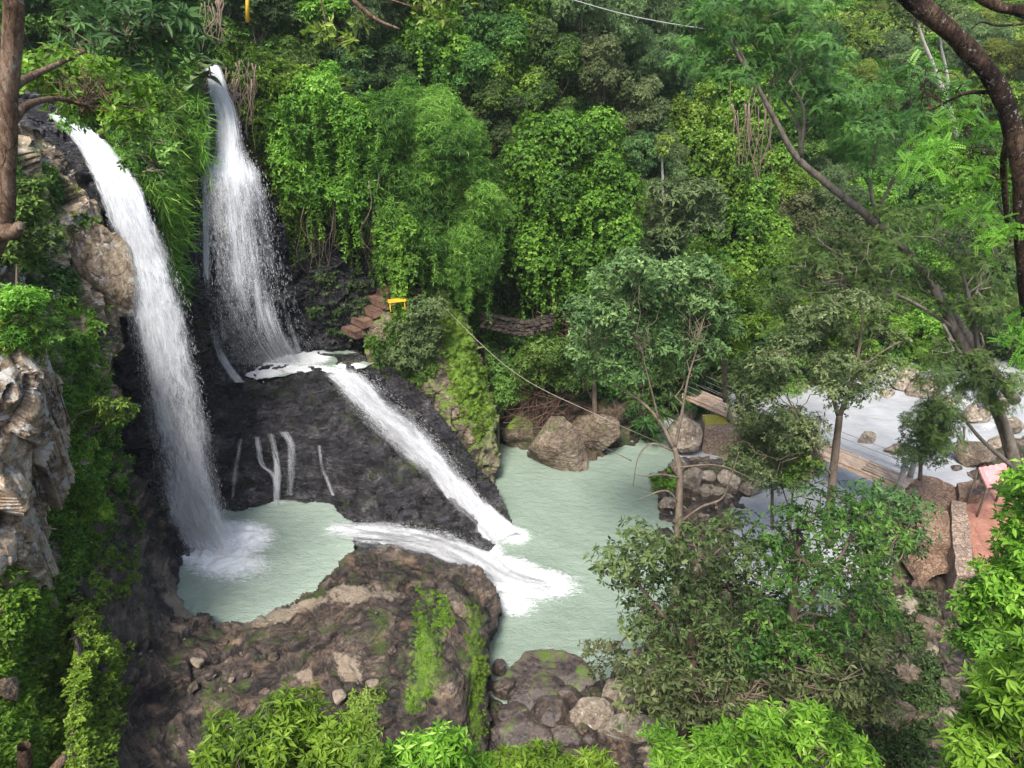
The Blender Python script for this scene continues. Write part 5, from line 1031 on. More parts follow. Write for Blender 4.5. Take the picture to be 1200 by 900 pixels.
cover('bank_plants', BANK, [(880, 700), (1100, 700), (1100, 900), (800, 900), (800, 760)], 330, (.15, .4), 'dark', 'small', dens=.5, seed=28)
cover('bank_plants', BANK, [(765, 560), (800, 545), (800, 580), (770, 575)], 30, (.12, .3), 'bright', 'small', dens=.5, seed=29)
# ---------------------------------------------------------------- trees and shrubs that are told apart one by one
def region_clumps(poly, n, Yr, rpx, seed, zflat=.8):
    rng = np.random.default_rng(seed); P = np.array(poly, float); out = []
    u0, v0 = P.min(0); u1, v1 = P.max(0); k = 0
    while len(out) < n and k < n * 200:
        k += 1; u, v = rng.uniform(u0, u1), rng.uniform(v0, v1)
        if not inpoly(np.array(u), np.array(v), poly): continue
        if any(math.hypot(u - a[5], v - a[6]) < (rpx[0] + rpx[1]) * .30 for a in out): continue
        Y = rng.uniform(*Yr); c = at(u, v, Y); r = rng.uniform(*rpx) / pxm(u, v, Y); out.append((c[0], c[1], c[2], r, r * zflat, u, v))
    return [o[:5] for o in out]
def tree(name, label, cat, trunk, limbs, clumps, lk, colour, bark='bark', dens=.5, seed=1, scale=1.0, autolimb=True, tend=.010, strand=0, slen=(.5, 2), wob=.1, up=.5, crown='crown', mat=None, group=None, tw=.05, shell=.5, sides=9):
    """trunk / limbs: rows (px, py, Y, radius m)"""
    rng = np.random.default_rng(seed); w3 = lambda rows: np.array([np.r_[at(a, b, Y), r] for a, b, Y, r in rows])
    T_ = spline(w3(trunk), max(10, len(trunk) * 6)); root = empty(name, T_[0][:3], label, cat, group)
    mb = MB(); mb.tube(T_[:, :3], T_[:, 3], sides, wob, seed); ends = [T_]
    for l in limbs:
        Q = spline(w3(l), max(8, len(l) * 5)); mb.tube(Q[:, :3], Q[:, 3], 7, wob, seed + 3); ends.append(Q)
    if autolimb and clumps:
        allp = np.concatenate([e[len(e) // 3:] for e in ends])
        for c in clumps:
            c0 = np.array(c[:3]); d = np.linalg.norm(allp[:, :3] - c0, axis=1) + .35 * np.maximum(0, allp[:, 2] - c0[2]) * 2; a = allp[np.argmin(d)]
            P = limb(a[:3], c0, rng, .08, 8, .3); mb.tube(P, np.linspace(min(a[3] * .6, tw), tend, 8), 5, cap=False)
            for _ in range(2):
                e = c0 + nrm(rng.normal(size=3)) * c[3] * .85; mb.tube(limb(P[5], e, rng, .05, 5, .3), np.linspace(tend * 1.6, tend * .6, 5), 4, cap=False)
    mb.build('trunk', MAT[bark], root)
    parts = []
    if clumps: parts.append(crown_parts(clumps, lk, rng, dens=dens, scale=scale, up=up, shell=shell))
    if strand:
        k = rng.integers(0, len(clumps), strand); S0 = []
        for i in k:
            c = clumps[i]; a = rng.uniform(0, 2 * np.pi); S0.append((c[0] + math.cos(a) * c[3] * .95, c[1] + math.sin(a) * c[3] * .95, c[2] - .2 * c[3]))
        P, Tn = strands(S0, rng.uniform(*slen, strand), rng, .10); L, W, wh, dr, pin = LK[lk]
        parts.append(leafcore(P, rng.normal(0, .6, (len(P), 3)) + np.array((0, -.4, .3)), .2 + .55 * Tn, L * scale, W, max(3, wh - 2), dr, rng=rng))
    if parts: leaf_obj(crown, mat or MAT['L_' + colour], parts, root)
    return root
RC = region_clumps
# willowy bush and creeper tree in the middle
tree('willowy_tree', 'tall bright drooping willowy tree left of centre beside the veil waterfall', 'tree', [(505, 350, 35.5, .16), (500, 280, 35.2, .13), (495, 200, 35, .09)], [],
     RC([(470, 108), (500, 120), (545, 150), (572, 200), (575, 270), (560, 330), (530, 335), (500, 300), (455, 330), (440, 250), (430, 180), (445, 130)], 52, (33.4, 35.6), (17, 30), 3, 1.1), 'willow', 'willow', dens=.62, seed=41, scale=.85, strand=130, slen=(.6, 2.4))
tree('creeper_tree', 'round topped tree draped in bright glossy creeper above hanging roots', 'tree', [(668, 400, 37, .2), (665, 320, 36.8, .16), (662, 240, 36.5, .1)], [(( 668, 380, 37, .12), (650, 320, 36.6, .1), (630, 250, 36, .06)), ((668, 380, 37, .12), (690, 320, 36.6, .1), (700, 250, 36, .06))],
     RC([(665, 140), (705, 150), (728, 190), (732, 260), (722, 320), (690, 350), (640, 340), (610, 330), (600, 260), (608, 190), (630, 155)], 46, (34.8, 37), (17, 30), 4, 1.1), 'vine', 'vine', dens=.62, seed=42, scale=.85, strand=220, slen=(.6, 3.0))
tree('cascading_shrub', 'bright leafy shrub cascading down the cliff just right of the veil waterfall', 'shrub', [(400, 110, 35, .12), (385, 130, 34.4, .09), (370, 160, 34, .05)], [],
     RC([(330, 110), (380, 95), (430, 130), (445, 200), (430, 240), (395, 250), (350, 235), (320, 200), (312, 150)], 38, (32.8, 34.5), (12, 24), 5, 1.0), 'broad', 'bright', dens=.6, seed=43, strand=150, slen=(.6, 3.2), scale=.9)
tree('hanging_bush', 'small bright bush with leafy strands hanging over the yellow bench', 'shrub', [(500, 300, 34.6, .06), (480, 290, 34, .05), (466, 296, 33.2, .03)], [],
     RC([(448, 262), (492, 262), (484, 318), (455, 318)], 9, (32.7, 33.4), (11, 16), 6, 1.0), 'vine', 'bright', dens=.6, seed=44, strand=26, slen=(1.2, 3.6), scale=.9)
tree('buttress_bush', 'dusty green bush growing on top of the mossy buttress left of the rope', 'shrub', [(500, 400, 33, .05), (495, 380, 32.8, .04), (490, 370, 32.5, .03)], [],
     RC([(472, 385), (500, 350), (522, 372), (500, 430), (455, 430)], 15, (31.8, 32.6), (10, 17), 7), 'broad', 'grey', dens=.5, seed=45, scale=.8)
def roots(name, label, pts, Y, seed, n, lenpx, rad=.02, cat='roots', spread=1.0, mat='root'):
    rng = np.random.default_rng(seed); mb = MB()
    for k in range(n):
        u = rng.uniform(pts[0], pts[2]); v = rng.uniform(pts[1], pts[3]); l = rng.uniform(*lenpx); du = rng.normal(0, 7 * spread, 4); y = Y + rng.normal(0, .5)
        P = spline(np.array([at(u + du[0] * 0, v, y), at(u + du[1] * .5, v + l * .35, y), at(u + du[2], v + l * .7, y), at(u + du[3], v + l, y)]), 10); mb.tube(P, np.linspace(rad * rng.uniform(.6, 1.6), rad * .4, 10), 5, .1, k)
    o = mb.build(name, MAT[mat]); tag(o, label, cat); return o
roots('hanging_roots', 'curtain of bare brown roots hanging under the creeper tree in the middle', (630, 285, 700, 330), 36, 1, 34, (50, 110), .035)
roots('hanging_roots', 'thin bare roots hanging down the rock under the willowy tree', (500, 270, 560, 300), 35, 2, 16, (40, 80), .02)
roots('hanging_roots', 'reddish roots hanging beside the notch above the veil waterfall', (262, 70, 300, 110), 32.6, 3, 26, (40, 90), .02)
roots('hanging_roots', 'dry roots hanging from the top edge between the two upper waterfalls and the trees', (235, -10, 262, 10), 32, 4, 14, (30, 55), .025)
roots('hanging_roots', 'thin roots trailing below the cascading shrub onto the wet rock', (330, 225, 400, 250), 33.6, 5, 22, (40, 110), .015)
roots('hanging_roots', 'bare lianas hanging in the dark gap left of the creeper tree', (585, 250, 605, 290), 37, 6, 14, (60, 130), .022)
roots('hanging_roots', 'grey lianas trailing down the right side of the creeper tree', (722, 250, 742, 300), 37, 7, 14, (50, 110), .022)
roots('hanging_roots', 'dry vines hanging in the notch between the cascading shrub and the willowy tree', (425, 200, 445, 230), 33.8, 9, 16, (60, 120), .016)
roots('hanging_roots', 'long pale vines hanging on the creeper-clad wall behind the leaning acacia', (855, 90, 905, 140), 46, 10, 22, (60, 140), .03)
def tangle(name, label, c, Y, seed, n, sp, rad, mat='root', cat='driftwood'):
    rng = np.random.default_rng(seed); mb = MB()
    for k in range(n):
        a = rng.uniform(-1, 1, 2); u, v = c[0] + a[0] * sp[0], c[1] + a[1] * sp[1]; d = rng.normal(0, 1, 2) * np.array(sp) * .7
        P = spline(np.array([at(u - d[0], v - d[1], Y + rng.normal(0, .4)), at(u + rng.normal(0, 3), v + rng.normal(0, 3), Y + rng.normal(0, .4)), at(u + d[0], v + d[1], Y + rng.normal(0, .4))]), 8); mb.tube(P, np.linspace(rad, rad * .4, 8), 5, .1, k)
    o = mb.build(name, MAT[mat]); tag(o, label, cat); return o
MAT['redtwig'] = simple_mat('reddish_twig', (.12, .06, .045), (.26, .15, .11), 8, .9, .3)
tangle('twig_tangle', 'tangle of reddish bare twigs above the large speckled pool-edge boulder', (640, 478), 34.2, 1, 60, (34, 24), .018, 'redtwig')
tangle('twig_tangle', 'pale dead twigs lying among the stones at the right corner of the main pool', (880, 580), 31, 2, 34, (26, 20), .014, 'palebark')
tangle('twig_tangle', 'bare twigs under the creeper tree beside its hanging roots', (680, 392), 35.5, 3, 30, (40, 20), .016, 'redtwig')
o = (lambda mb: (mb.tube([at(697, 520, 34.5), at(697, 480, 34.5), at(696, 440, 34.7), at(700, 400, 35)], [.17, .14, .13, .1], 9, .1, 2), mb.build('dead_trunk', MAT['bark']))[1])(MB()); tag(o, 'short bare brown trunk standing behind the large speckled pool-edge boulder', 'trunk')
tree('bankside_bush', 'leafy green bush with small leaves left of the bare brown trunk above the pool', 'shrub', [(700, 480, 35, .06), (680, 440, 34.5, .05), (670, 420, 34, .03)], [], RC([(600, 420), (660, 400), (700, 400), (720, 470), (660, 455), (610, 450)], 16, (33, 34.2), (11, 18), 8), 'broad', 'broad', dens=.42, seed=46, scale=.8)
tree('bankside_bush', 'dark overhanging bush in the shade above the left end of the footbridge', 'shrub', [(800, 470, 38.5, .08), (800, 440, 38, .06), (800, 425, 37.6, .04)], [], RC([(760, 400), (840, 400), (870, 450), (820, 452), (770, 450)], 18, (36.5, 38.4), (14, 22), 9), 'broad', 'dark', dens=.6, seed=47)
# thin pale trunk with papaya-like leaves
tree('thin_pale_tree', 'very thin pale straight trunk standing against the dark green creeper wall', 'tree', [(776, 300, 40, .08), (777, 230, 39.8, .07), (775, 172, 39.5, .055)], [], RC([(765, 160), (785, 160), (785, 182), (765, 182)], 4, (39, 39.5), (6, 9), 10), 'small', 'yellow', 'palebark', dens=.5, seed=48)
tree('big_leaved_shrub', 'pale large-leaved shrub at the foot of the thin pale trunk', 'shrub', [(790, 300, 40, .06), (795, 270, 39.5, .05), (800, 250, 39, .03)], [], RC([(770, 215), (810, 205), (845, 235), (835, 290), (780, 290)], 15, (38, 39), (13, 19), 11), 'whorl', 'grey', 'palebark', dens=.6, seed=49, scale=1.3)
# white forked trunk, far right
tree('white_trunk_tree', 'white barked tree with two bare pale stems in the upper right', 'tree', [(1120, 160, 42, .16), (1112, 125, 41.8, .14), (1098, 88, 41.5, .11), (1082, 48, 41, .08), (1074, 20, 41, .05)], [((1112, 128, 41.9, .1), (1110, 90, 41.8, .09), (1103, 55, 41.6, .06), (1100, 25, 41.4, .04))],
     RC([(1050, -10), (1110, -20), (1120, 20), (1060, 25)], 8, (41, 42), (15, 24), 12), 'small', 'grey', 'palebark', dens=.35, seed=50, autolimb=True)
MAT['pbark'] = simple_mat('greyish_tan_bark', (.05, .04, .03), (.21, .175, .135), 6, .9, .6, (1, 1, .35))
# leaning acacia pair on the right
tree('leaning_acacia', 'acacia with a pale forked trunk leaning far left across the upper right', 'tree', [(1190, 470, 27, .234), (1130, 390, 27, .210), (1075, 310, 26.5, .171), (1022, 258, 26, .148), (965, 212, 25.6, .124), (932, 182, 25.4, .109), (908, 140, 25.2, .085), (886, 98, 25, .062)],
     [((938, 186, 25.5, .09), (938, 160, 25.6, .07), (930, 135, 25.8, .05), (905, 100, 26, .03)), ((938, 184, 25.4, .07), (942, 130, 25, .045), (925, 95, 25, .03)), ((886, 98, 25, .07), (862, 60, 25, .05), (845, 25, 25, .03)), ((886, 98, 25, .05), (850, 32, 25, .03), (818, 32, 25, .02)), ((1030, 262, 26, .08), (1020, 215, 25.6, .06), (1030, 160, 25.4, .035)), ((1022, 258, 26, .06), (1050, 200, 25.6, .05), (1048, 150, 25.4, .03))],
     RC([(800, 10), (880, -20), (960, 10), (1010, 80), (1060, 110), (1090, 190), (1040, 240), (960, 150), (900, 100), (850, 100), (800, 70)], 46, (24, 27.4), (20, 34), 13, .45), 'frond', 'acacia', 'pbark', dens=.30, seed=51, scale=.72, shell=.2)
tree('spreading_acacia', 'dark feathery acacia with several leaning trunks beside the far right pool', 'tree', [(1192, 560, 24, .26), (1178, 505, 24, .23), (1150, 440, 24, .19), (1118, 385, 24, .16), (1095, 338, 24, .12)],
     [((1186, 540, 24, .14), (1172, 480, 23.6, .12), (1128, 420, 23, .09), (1105, 380, 22.8, .05)), ((1150, 440, 24, .10), (1140, 370, 23.6, .08), (1125, 310, 23.4, .05)), ((1118, 385, 24, .08), (1080, 360, 23.4, .06), (1040, 340, 23, .04)), ((1190, 550, 24, .1), (1150, 515, 23.4, .07), (1120, 480, 23, .05), (1095, 470, 22.8, .03)), ((1130, 500, 23.2, .05), (1128, 520, 23, .03), (1118, 500, 22.8, .02))],
     RC([(900, 330), (960, 270), (1060, 240), (1150, 250), (1210, 300), (1210, 400), (1150, 400), (1080, 350), (1000, 370), (930, 400), (900, 380)], 44, (22.5, 26), (20, 34), 14, .42) + RC([(1065, 400), (1120, 400), (1190, 440), (1190, 470), (1140, 480), (1120, 520), (1085, 525), (1060, 490), (1080, 450)], 18, (21.5, 23.5), (17, 26), 15, .6), 'frond', 'acacia', 'pbark', dens=.30, seed=52, scale=.66, shell=.2)
tree('slender_tree', 'slender small tree with fine leaves standing at the right end of the footbridge', 'tree', [(1078, 562, 27.2, .10), (1080, 530, 27, .07), (1084, 490, 26.8, .04)], [], RC([(1070, 480), (1100, 480), (1108, 530), (1085, 548), (1062, 540)], 11, (26.4, 27.2), (12, 18), 16), 'fine', 'grey', dens=.5, seed=53)
# forked little tree and its dark twiggy crown in front of the bridge
tree('forked_tree', 'small Y-forked tree with a dark twiggy crown in front of the footbridge', 'tree', [(972, 640, 22, .17), (974, 580, 22, .15), (980, 520, 22, .13), (984, 486, 22, .11)], [((984, 488, 22, .09), (1000, 440, 22, .07), (1008, 400, 22, .05), (1012, 360, 22, .03)), ((982, 486, 22, .08), (973, 455, 22, .06), (968, 425, 22, .04), (950, 400, 22, .02)), ((1000, 440, 22, .05), (1030, 415, 21.6, .03), (1055, 400, 21.4, .02)), ((976, 560, 22, .05), (950, 520, 21.6, .04), (930, 480, 21.4, .025))],
     RC([(860, 490), (880, 450), (910, 400), (960, 350), (1020, 350), (1060, 400), (1050, 440), (1010, 470), (960, 470), (950, 520), (940, 565), (880, 560), (860, 530)], 44, (20.5, 22.8), (15, 27), 17, .6), 'small', 'olive', 'bark', dens=.36, seed=54, tw=.03, shell=.2)
tree('grey_green_bush', 'dense grey-green bush covering the middle of the footbridge', 'shrub', [(905, 620, 25, .08), (905, 570, 25, .06), (905, 540, 25, .04)], [], RC([(872, 490), (905, 482), (940, 500), (955, 545), (900, 570), (860, 545)], 24, (24, 25.4), (14, 22), 18), 'fine', 'grey', dens=.42, seed=55)
tree('orange_leaved_shrub', 'sparse shrub with yellow and orange leaves below the footbridge', 'shrub', [(925, 640, 22, .05), (928, 590, 22, .04), (932, 550, 22, .02)], [((926, 600, 22, .03), (915, 560, 22, .02), (922, 525, 22, .01))], RC([(915, 515), (955, 525), (960, 580), (920, 580)], 9, (21.4, 22), (9, 14), 19), 'small', 'yo', 'bark', dens=.22, seed=56, mat=leaf_mat('orange_leaves', (.03, .06, .01), (.07, .13, .02), (.14, .18, .03), (.55, .30, .03)))
# bare-branched young tree by the pool
tree('bare_branched_tree', 'young tree with pale bare forked branches at the right corner of the main pool', 'tree', [(792, 740, 19.6, .15), (793, 650, 19.8, .135), (796, 590, 20.2, .12), (796, 550, 20.4, .10), (790, 524, 20.6, .08)],
     [((790, 526, 20.6, .07), (772, 492, 21, .055), (748, 468, 21.3, .04), (716, 448, 21.6, .025), (706, 430, 21.7, .015)), ((791, 524, 20.6, .06), (799, 485, 20.8, .045), (806, 445, 21, .035), (818, 405, 21.2, .02)), ((772, 492, 21, .04), (764, 460, 21, .03), (757, 432, 21, .02), (752, 410, 21, .012)), ((797, 612, 20.1, .05), (822, 594, 19.8, .04), (846, 584, 19.8, .035), (856, 560, 19.8, .025), (866, 530, 19.8, .012)), ((796, 560, 20.3, .04), (776, 556, 20, .03), (756, 558, 19.8, .02), (745, 556, 19.7, .01)), ((788, 528, 20.5, .035), (764, 520, 20.2, .03), (748, 536, 20, .022), (742, 570, 20, .010)), ((790, 548, 20.4, .03), (840, 545, 20, .02), (880, 560, 19.6, .012)), ((740, 540, 19.9, .015), (700, 520, 19.6, .008)), ((796, 590, 20.2, .04), (780, 575, 20, .03), (748, 585, 19.8, .012))],
     RC([(665, 380), (700, 320), (760, 300), (830, 310), (860, 350), (850, 400), (830, 440), (780, 430), (740, 440), (690, 450)], 48, (21.2, 23.6), (17, 29), 20, .75), 'broad', 'greyb', 'bark', dens=.36, seed=57, scale=.85, tw=.035, shell=.3)
tree('leafy_tree', 'mid green leafy treetop just right of the bare-branched young tree', 'tree', [(850, 470, 31, .12), (848, 400, 30, .1), (845, 360, 29.5, .07)], [], RC([(820, 300), (870, 310), (890, 370), (870, 410), (830, 400)], 14, (28, 30), (18, 28), 21), 'broad', 'bright', dens=.45, seed=58)
# dark leafy trees rising from the right bank
tree('bank_tree', 'dark leafy tree leaning over the right side of the main pool', 'tree', [(800, 860, 14.6, .16), (810, 780, 14.8, .14), (805, 700, 15, .11), (780, 640, 15.2, .07)], [((808, 760, 14.8, .08), (760, 700, 15, .05), (730, 660, 15.2, .03)), ((810, 770, 14.8, .06), (750, 740, 15, .04), (720, 760, 15.2, .02))],
     RC([(750, 615), (782, 640), (808, 640), (830, 605), (880, 615), (880, 740), (860, 800), (790, 790), (740, 760), (735, 700), (712, 665), (730, 630)], 42, (13.8, 16.4), (20, 33), 22, .7), 'broad', 'greyb', dens=.22, seed=59, scale=.85, shell=.3)
tree('bank_tree', 'dark small-leaved tree with gaps showing the stream right of the pool', 'tree', [(920, 900, 14.2, .17), (925, 800, 14.6, .14), (930, 700, 15, .11), (935, 640, 15.2, .07)], [((926, 760, 14.8, .08), (880, 700, 15, .05), (870, 640, 15.2, .03)), ((930, 720, 15, .07), (980, 660, 15.4, .05), (1010, 600, 15.8, .03))],
     RC([(880, 620), (900, 580), (930, 600), (980, 560), (1020, 590), (1060, 620), (1050, 680), (1040, 750), (980, 800), (900, 820), (860, 780), (890, 700)], 56, (13.8, 16.4), (19, 32), 23, .7), 'broad', 'broad', dens=.19, seed=60, scale=.85, shell=.3)
tree('bank_tree', 'low leafy treetop in front of the platform beside the footbridge end', 'tree', [(1000, 860, 16, .12), (1010, 760, 16.6, .1), (1020, 680, 17, .07)], [], RC([(985, 590), (1015, 560), (1050, 580), (1090, 590), (1080, 640), (1040, 660), (985, 640)], 22, (17, 18.6), (15, 25), 24, .7), 'broad', 'dark', dens=.22, seed=61, scale=.85, shell=.3)
tree('bank_shrub', 'broad dark shrub low on the right bank below the leaning leafy tree', 'shrub', [(860, 900, 13.6, .1), (860, 850, 13.8, .08), (860, 820, 14, .05)], [], RC([(720, 780), (800, 790), (900, 800), (1000, 780), (1040, 760), (1040, 840), (900, 850), (760, 840)], 40, (13.2, 14.6), (18, 30), 25, .7), 'broad', 'olive', dens=.26, seed=62, shell=.3)
tree('bank_sapling', 'small sparse sapling poking over the near right corner of the main pool', 'shrub', [(760, 800, 16.6, .03), (730, 780, 16.8, .02), (700, 770, 17, .012)], [], RC([(680, 755), (730, 750), (740, 790), (700, 790)], 6, (16.6, 17), (8, 13), 26), 'small', 'olive', dens=.3, seed=63)
# top left: the big trunk and its boughs
tree('red_barked_tree', 'reddish barked trunk crossing the top left corner close to the viewer', 'tree', [(-60, 330, 7.4, .15), (-20, 300, 7.2, .13), (2, 262, 7, .095), (8, 200, 7, .08), (10, 120, 7, .08), (15, 40, 7, .082), (20, -60, 7, .08)],
     [((14, 140, 7, .05), (35, 122, 7.4, .035), (70, 116, 8.0, .025), (100, 125, 8.6, .015)), ((16, 100, 7, .045), (40, 88, 7.6, .035), (75, 72, 8.2, .022), (100, 60, 8.8, .012)), ((6, 268, 7, .11), (14, 272, 6.9, .08), (24, 264, 6.85, .05))],
     RC([(25, 75), (70, 55), (120, 70), (170, 95), (190, 140), (165, 160), (120, 135), (80, 130), (40, 110)], 34, (8.2, 10.2), (13, 24), 27, .6), 'small', 'bright', 'redbark', dens=.42, seed=64, scale=.62, tw=.008, tend=.003, shell=.25, sides=14, wob=.14)
tree('drooping_bough', 'dark leafy bough drooping over the lip of the left waterfall', 'tree', [(-20, 60, 12.5, .06), (60, 80, 13.4, .045), (120, 120, 14, .03)], [((60, 80, 13.4, .03), (110, 110, 14, .02), (140, 170, 14.3, .01))], RC([(60, 100), (120, 110), (170, 120), (200, 170), (205, 210), (180, 215), (150, 190), (120, 165), (80, 145)], 22, (13.2, 14.6), (11, 19), 28, .8), 'broad', 'broad', dens=.34, seed=65, scale=.62, shell=.25)
tree('rosette_leaved_tree', 'tree with long dark leaves in rosettes above the left waterfall', 'tree', [(120, 160, 22, .1), (130, 90, 21, .08), (140, 40, 20, .05)], [], RC([(60, 20), (120, 0), (220, 10), (230, 60), (180, 90), (120, 85), (80, 60)], 26, (19, 21.5), (17, 27), 29, .8), 'whorl', 'dark', dens=.36, seed=66, scale=1.4)
tree('overhead_branch', 'reddish bare branch with yellow-green leaf sprays hanging in from the top edge', 'branch', [(400, -30, 13, .05), (415, 0, 13, .04), (440, 22, 13.1, .03), (468, 34, 13.2, .015)], [((415, 0, 13, .02), (440, -5, 13, .015), (490, 10, 13, .01)), ((370, -30, 13, .02), (382, 30, 13, .01), (384, 60, 13, .006))], RC([(360, 20), (400, 10), (430, 25), (420, 60), (370, 60)], 6, (12.8, 13.2), (8, 13), 30) + RC([(470, -5), (560, -10), (540, 30), (495, 45)], 8, (12.8, 13.2), (8, 13), 31), 'broad', 'yellow', 'redbark', dens=.30, seed=67, scale=.7, tw=.010, tend=.004)
# top right: heavy dark bough close by
tree('dark_boughed_tree', 'thick dark mossy trunk arching through the top right corner', 'tree', [(1260, 520, 9.6, .118), (1215, 400, 9.3, .111), (1200, 300, 9.1, .103), (1197, 210, 9, .103), (1186, 150, 9, .103), (1172, 108, 9, .103), (1146, 70, 9, .103), (1108, 32, 9, .103), (1060, -10, 9, .103), (1020, -60, 9, .096)],
     [((1240, 30, 8, .06), (1200, 14, 8, .055), (1165, 6, 8, .05), (1120, -20, 8, .045)), ((1200, 28, 8.6, .012), (1170, 30, 8.6, .012), (1150, 26, 8.6, .010), (1138, 34, 8.6, .006)), ((1186, 150, 9, .05), (1176, 190, 9.3, .04), (1180, 260, 9.5, .03)), ((1172, 108, 9, .03), (1130, 110, 9.4, .02), (1090, 130, 9.8, .01))],
     RC([(1050, 60), (1100, 80), (1150, 110), (1170, 150), (1120, 160), (1060, 130)], 12, (10.4, 12), (17, 28), 32, .4), 'frond', 'acacia', 'darkbark', dens=.24, seed=68, scale=.7, sides=16, wob=.16, tw=.012, tend=.005)
MAT['freshfrond'] = leaf_mat('fresh_fronds', (.05, .12, .012), (.13, .27, .03), (.21, .38, .05), (.30, .48, .09), trans=.45)
tree('fresh_fronds', 'fresh bright green feathery fronds hanging at the right edge in front of the dark trunk', 'branch', [(1260, 300, 9.8, .03), (1200, 240, 9.6, .02), (1150, 190, 9.6, .01)], [((1250, 200, 9.8, .02), (1190, 160, 9.6, .01)), ((1250, 320, 9.6, .02), (1190, 280, 9.4, .01))],
     RC([(1060, 160), (1130, 130), (1210, 140), (1210, 300), (1150, 290), (1130, 230), (1080, 200)], 20, (8.8, 10), (17, 27), 33, .45), 'frond', 'acacia', 'darkbark', dens=.2, seed=69, scale=.5, mat=MAT['freshfrond'], tw=.008, tend=.003)
tree('fresh_fronds', 'small spray of bright feathery fronds at the right edge beside the far right pool', 'branch', [(1260, 420, 9.4, .02), (1215, 400, 9.2, .012), (1190, 390, 9.2, .008)], [], RC([(1185, 370), (1215, 360), (1215, 430), (1190, 420)], 5, (8.8, 9.4), (13, 20), 34, .45), 'frond', 'acacia', 'darkbark', dens=.22, seed=70, scale=.5, mat=MAT['freshfrond'], tw=.008, tend=.003)
# bright shrubs close to the camera along the bottom and the right side
def shrub(label, base, poly, n, Yr, rpx, lk, colour, seed, dens=.5, scale=.8, cat='shrub', mat=None, name='leafy_shrub'):
    cl = RC(poly, n, Yr, rpx, seed, .85); bx_, by_, bY = base
    tree(name, label, cat, [(bx_, by_ + 330, bY, .06), (bx_, by_ + 150, bY, .05), (bx_, by_ + 50, bY, .04), (bx_, by_, bY, .02)], [], cl, lk, colour, 'bark', dens=dens, seed=seed + 200, scale=scale, tw=.012, tend=.005, shell=.25, mat=mat, up=.8)
shrub('bright green shrub at the bottom edge in front of the brown ledge', (340, 900, 8.2), [(240, 846), (300, 838), (350, 828), (400, 858), (440, 886), (450, 946), (230, 946), (245, 896)], 34, (7.6, 8.8), (17, 30), 'whorl', 'neon', 1, .55, .62)
shrub('bright shrub tips at the bottom edge just left of the stacked wet slabs', (520, 930, 8.0), [(440, 894), (490, 866), (540, 864), (570, 894), (580, 944), (430, 944)], 24, (7.4, 8.4), (16, 27), 'whorl', 'neon', 2, .55, .6)
shrub('lighter shrub tips at the bottom edge below the brown ledge', (400, 940, 7.6), [(370, 890), (420, 880), (450, 900), (450, 940), (370, 940)], 10, (7.2, 7.8), (14, 24), 'whorl', 'bright', 3, .5, .6)
shrub('low bright shrub along the bottom edge under the stacked wet slabs', (640, 940, 8.0), [(570, 895), (640, 888), (700, 878), (725, 900), (720, 940), (570, 940)], 20, (7.4, 8.4), (14, 24), 'whorl', 'neon', 4, .5, .6)
shrub('wide bright green shrub at the bottom edge right of centre', (890, 930, 8.2), [(770, 864), (830, 859), (900, 839), (960, 839), (1010, 864), (1022, 914), (1020, 944), (770, 944)], 46, (7.6, 8.8), (16, 29), 'whorl', 'neon', 5, .55, .6)
shrub('leafy shrub with reddish buds covering the right side of the red path', (1210, 760, 10.5), [(1186, 560), (1225, 535), (1240, 600), (1240, 760), (1150, 760), (1130, 710), (1160, 680), (1180, 640)], 40, (9.6, 11), (17, 28), 'broad', 'neon', 6, .5, .68)
shrub('mid green bush filling the space between the parapet and the bottom right shrub', (1160, 860, 10.5), [(1146, 690), (1206, 690), (1236, 760), (1226, 800), (1146, 790), (1131, 740)], 24, (9.8, 11.2), (15, 25), 'broad', 'bright', 7, .45, .62)
shrub('big bright shrub with large pointed leaves in the bottom right corner', (1190, 920, 7.5), [(1202, 760), (1247, 740), (1247, 940), (1112, 940), (1122, 880), (1162, 810)], 40, (6.8, 8), (20, 34), 'whorl', 'neon', 8, .55, .72)
shrub('rounded bushy plant on the cliff below the reddish trunk', (25, 400, 15.6), [(0, 350), (40, 345), (52, 390), (30, 410), (0, 400)], 12, (15.2, 15.8), (11, 18), 'fine', 'bright', 9, .5, .8)
shrub('dark leafy plant clump on the cliff ledge under the reddish trunk', (20, 300, 18), [(0, 220), (45, 210), (70, 270), (50, 310), (0, 310)], 20, (17, 18.4), (12, 20), 'broad', 'broad', 10, .4, .75)
shrub('bright feathery plant low on the left slope beside the dark wet rock', (95, 590, 19), [(70, 565), (115, 560), (125, 600), (90, 620), (70, 600)], 9, (18.4, 19.2), (11, 17), 'fine', 'neon', 11, .5, .9)
tree('overhanging_sapling', 'thin arching sapling with light green leaves reaching toward the left waterfall', 'sapling', [(60, 520, 18.6, .03), (75, 500, 18.8, .028), (95, 484, 19, .022), (122, 477, 19.4, .012)], [((68, 508, 18.7, .012), (80, 525, 18.7, .008)), ((66, 500, 18.6, .012), (52, 500, 18.4, .012), (44, 500, 18.2, .01))],
     RC([(115, 470), (145, 466), (176, 488), (165, 498), (120, 490), (95, 495)], 9, (19, 19.8), (8, 12), 36), 'broad', 'bright', dens=.5, seed=72, scale=.7, tw=.008, tend=.003)
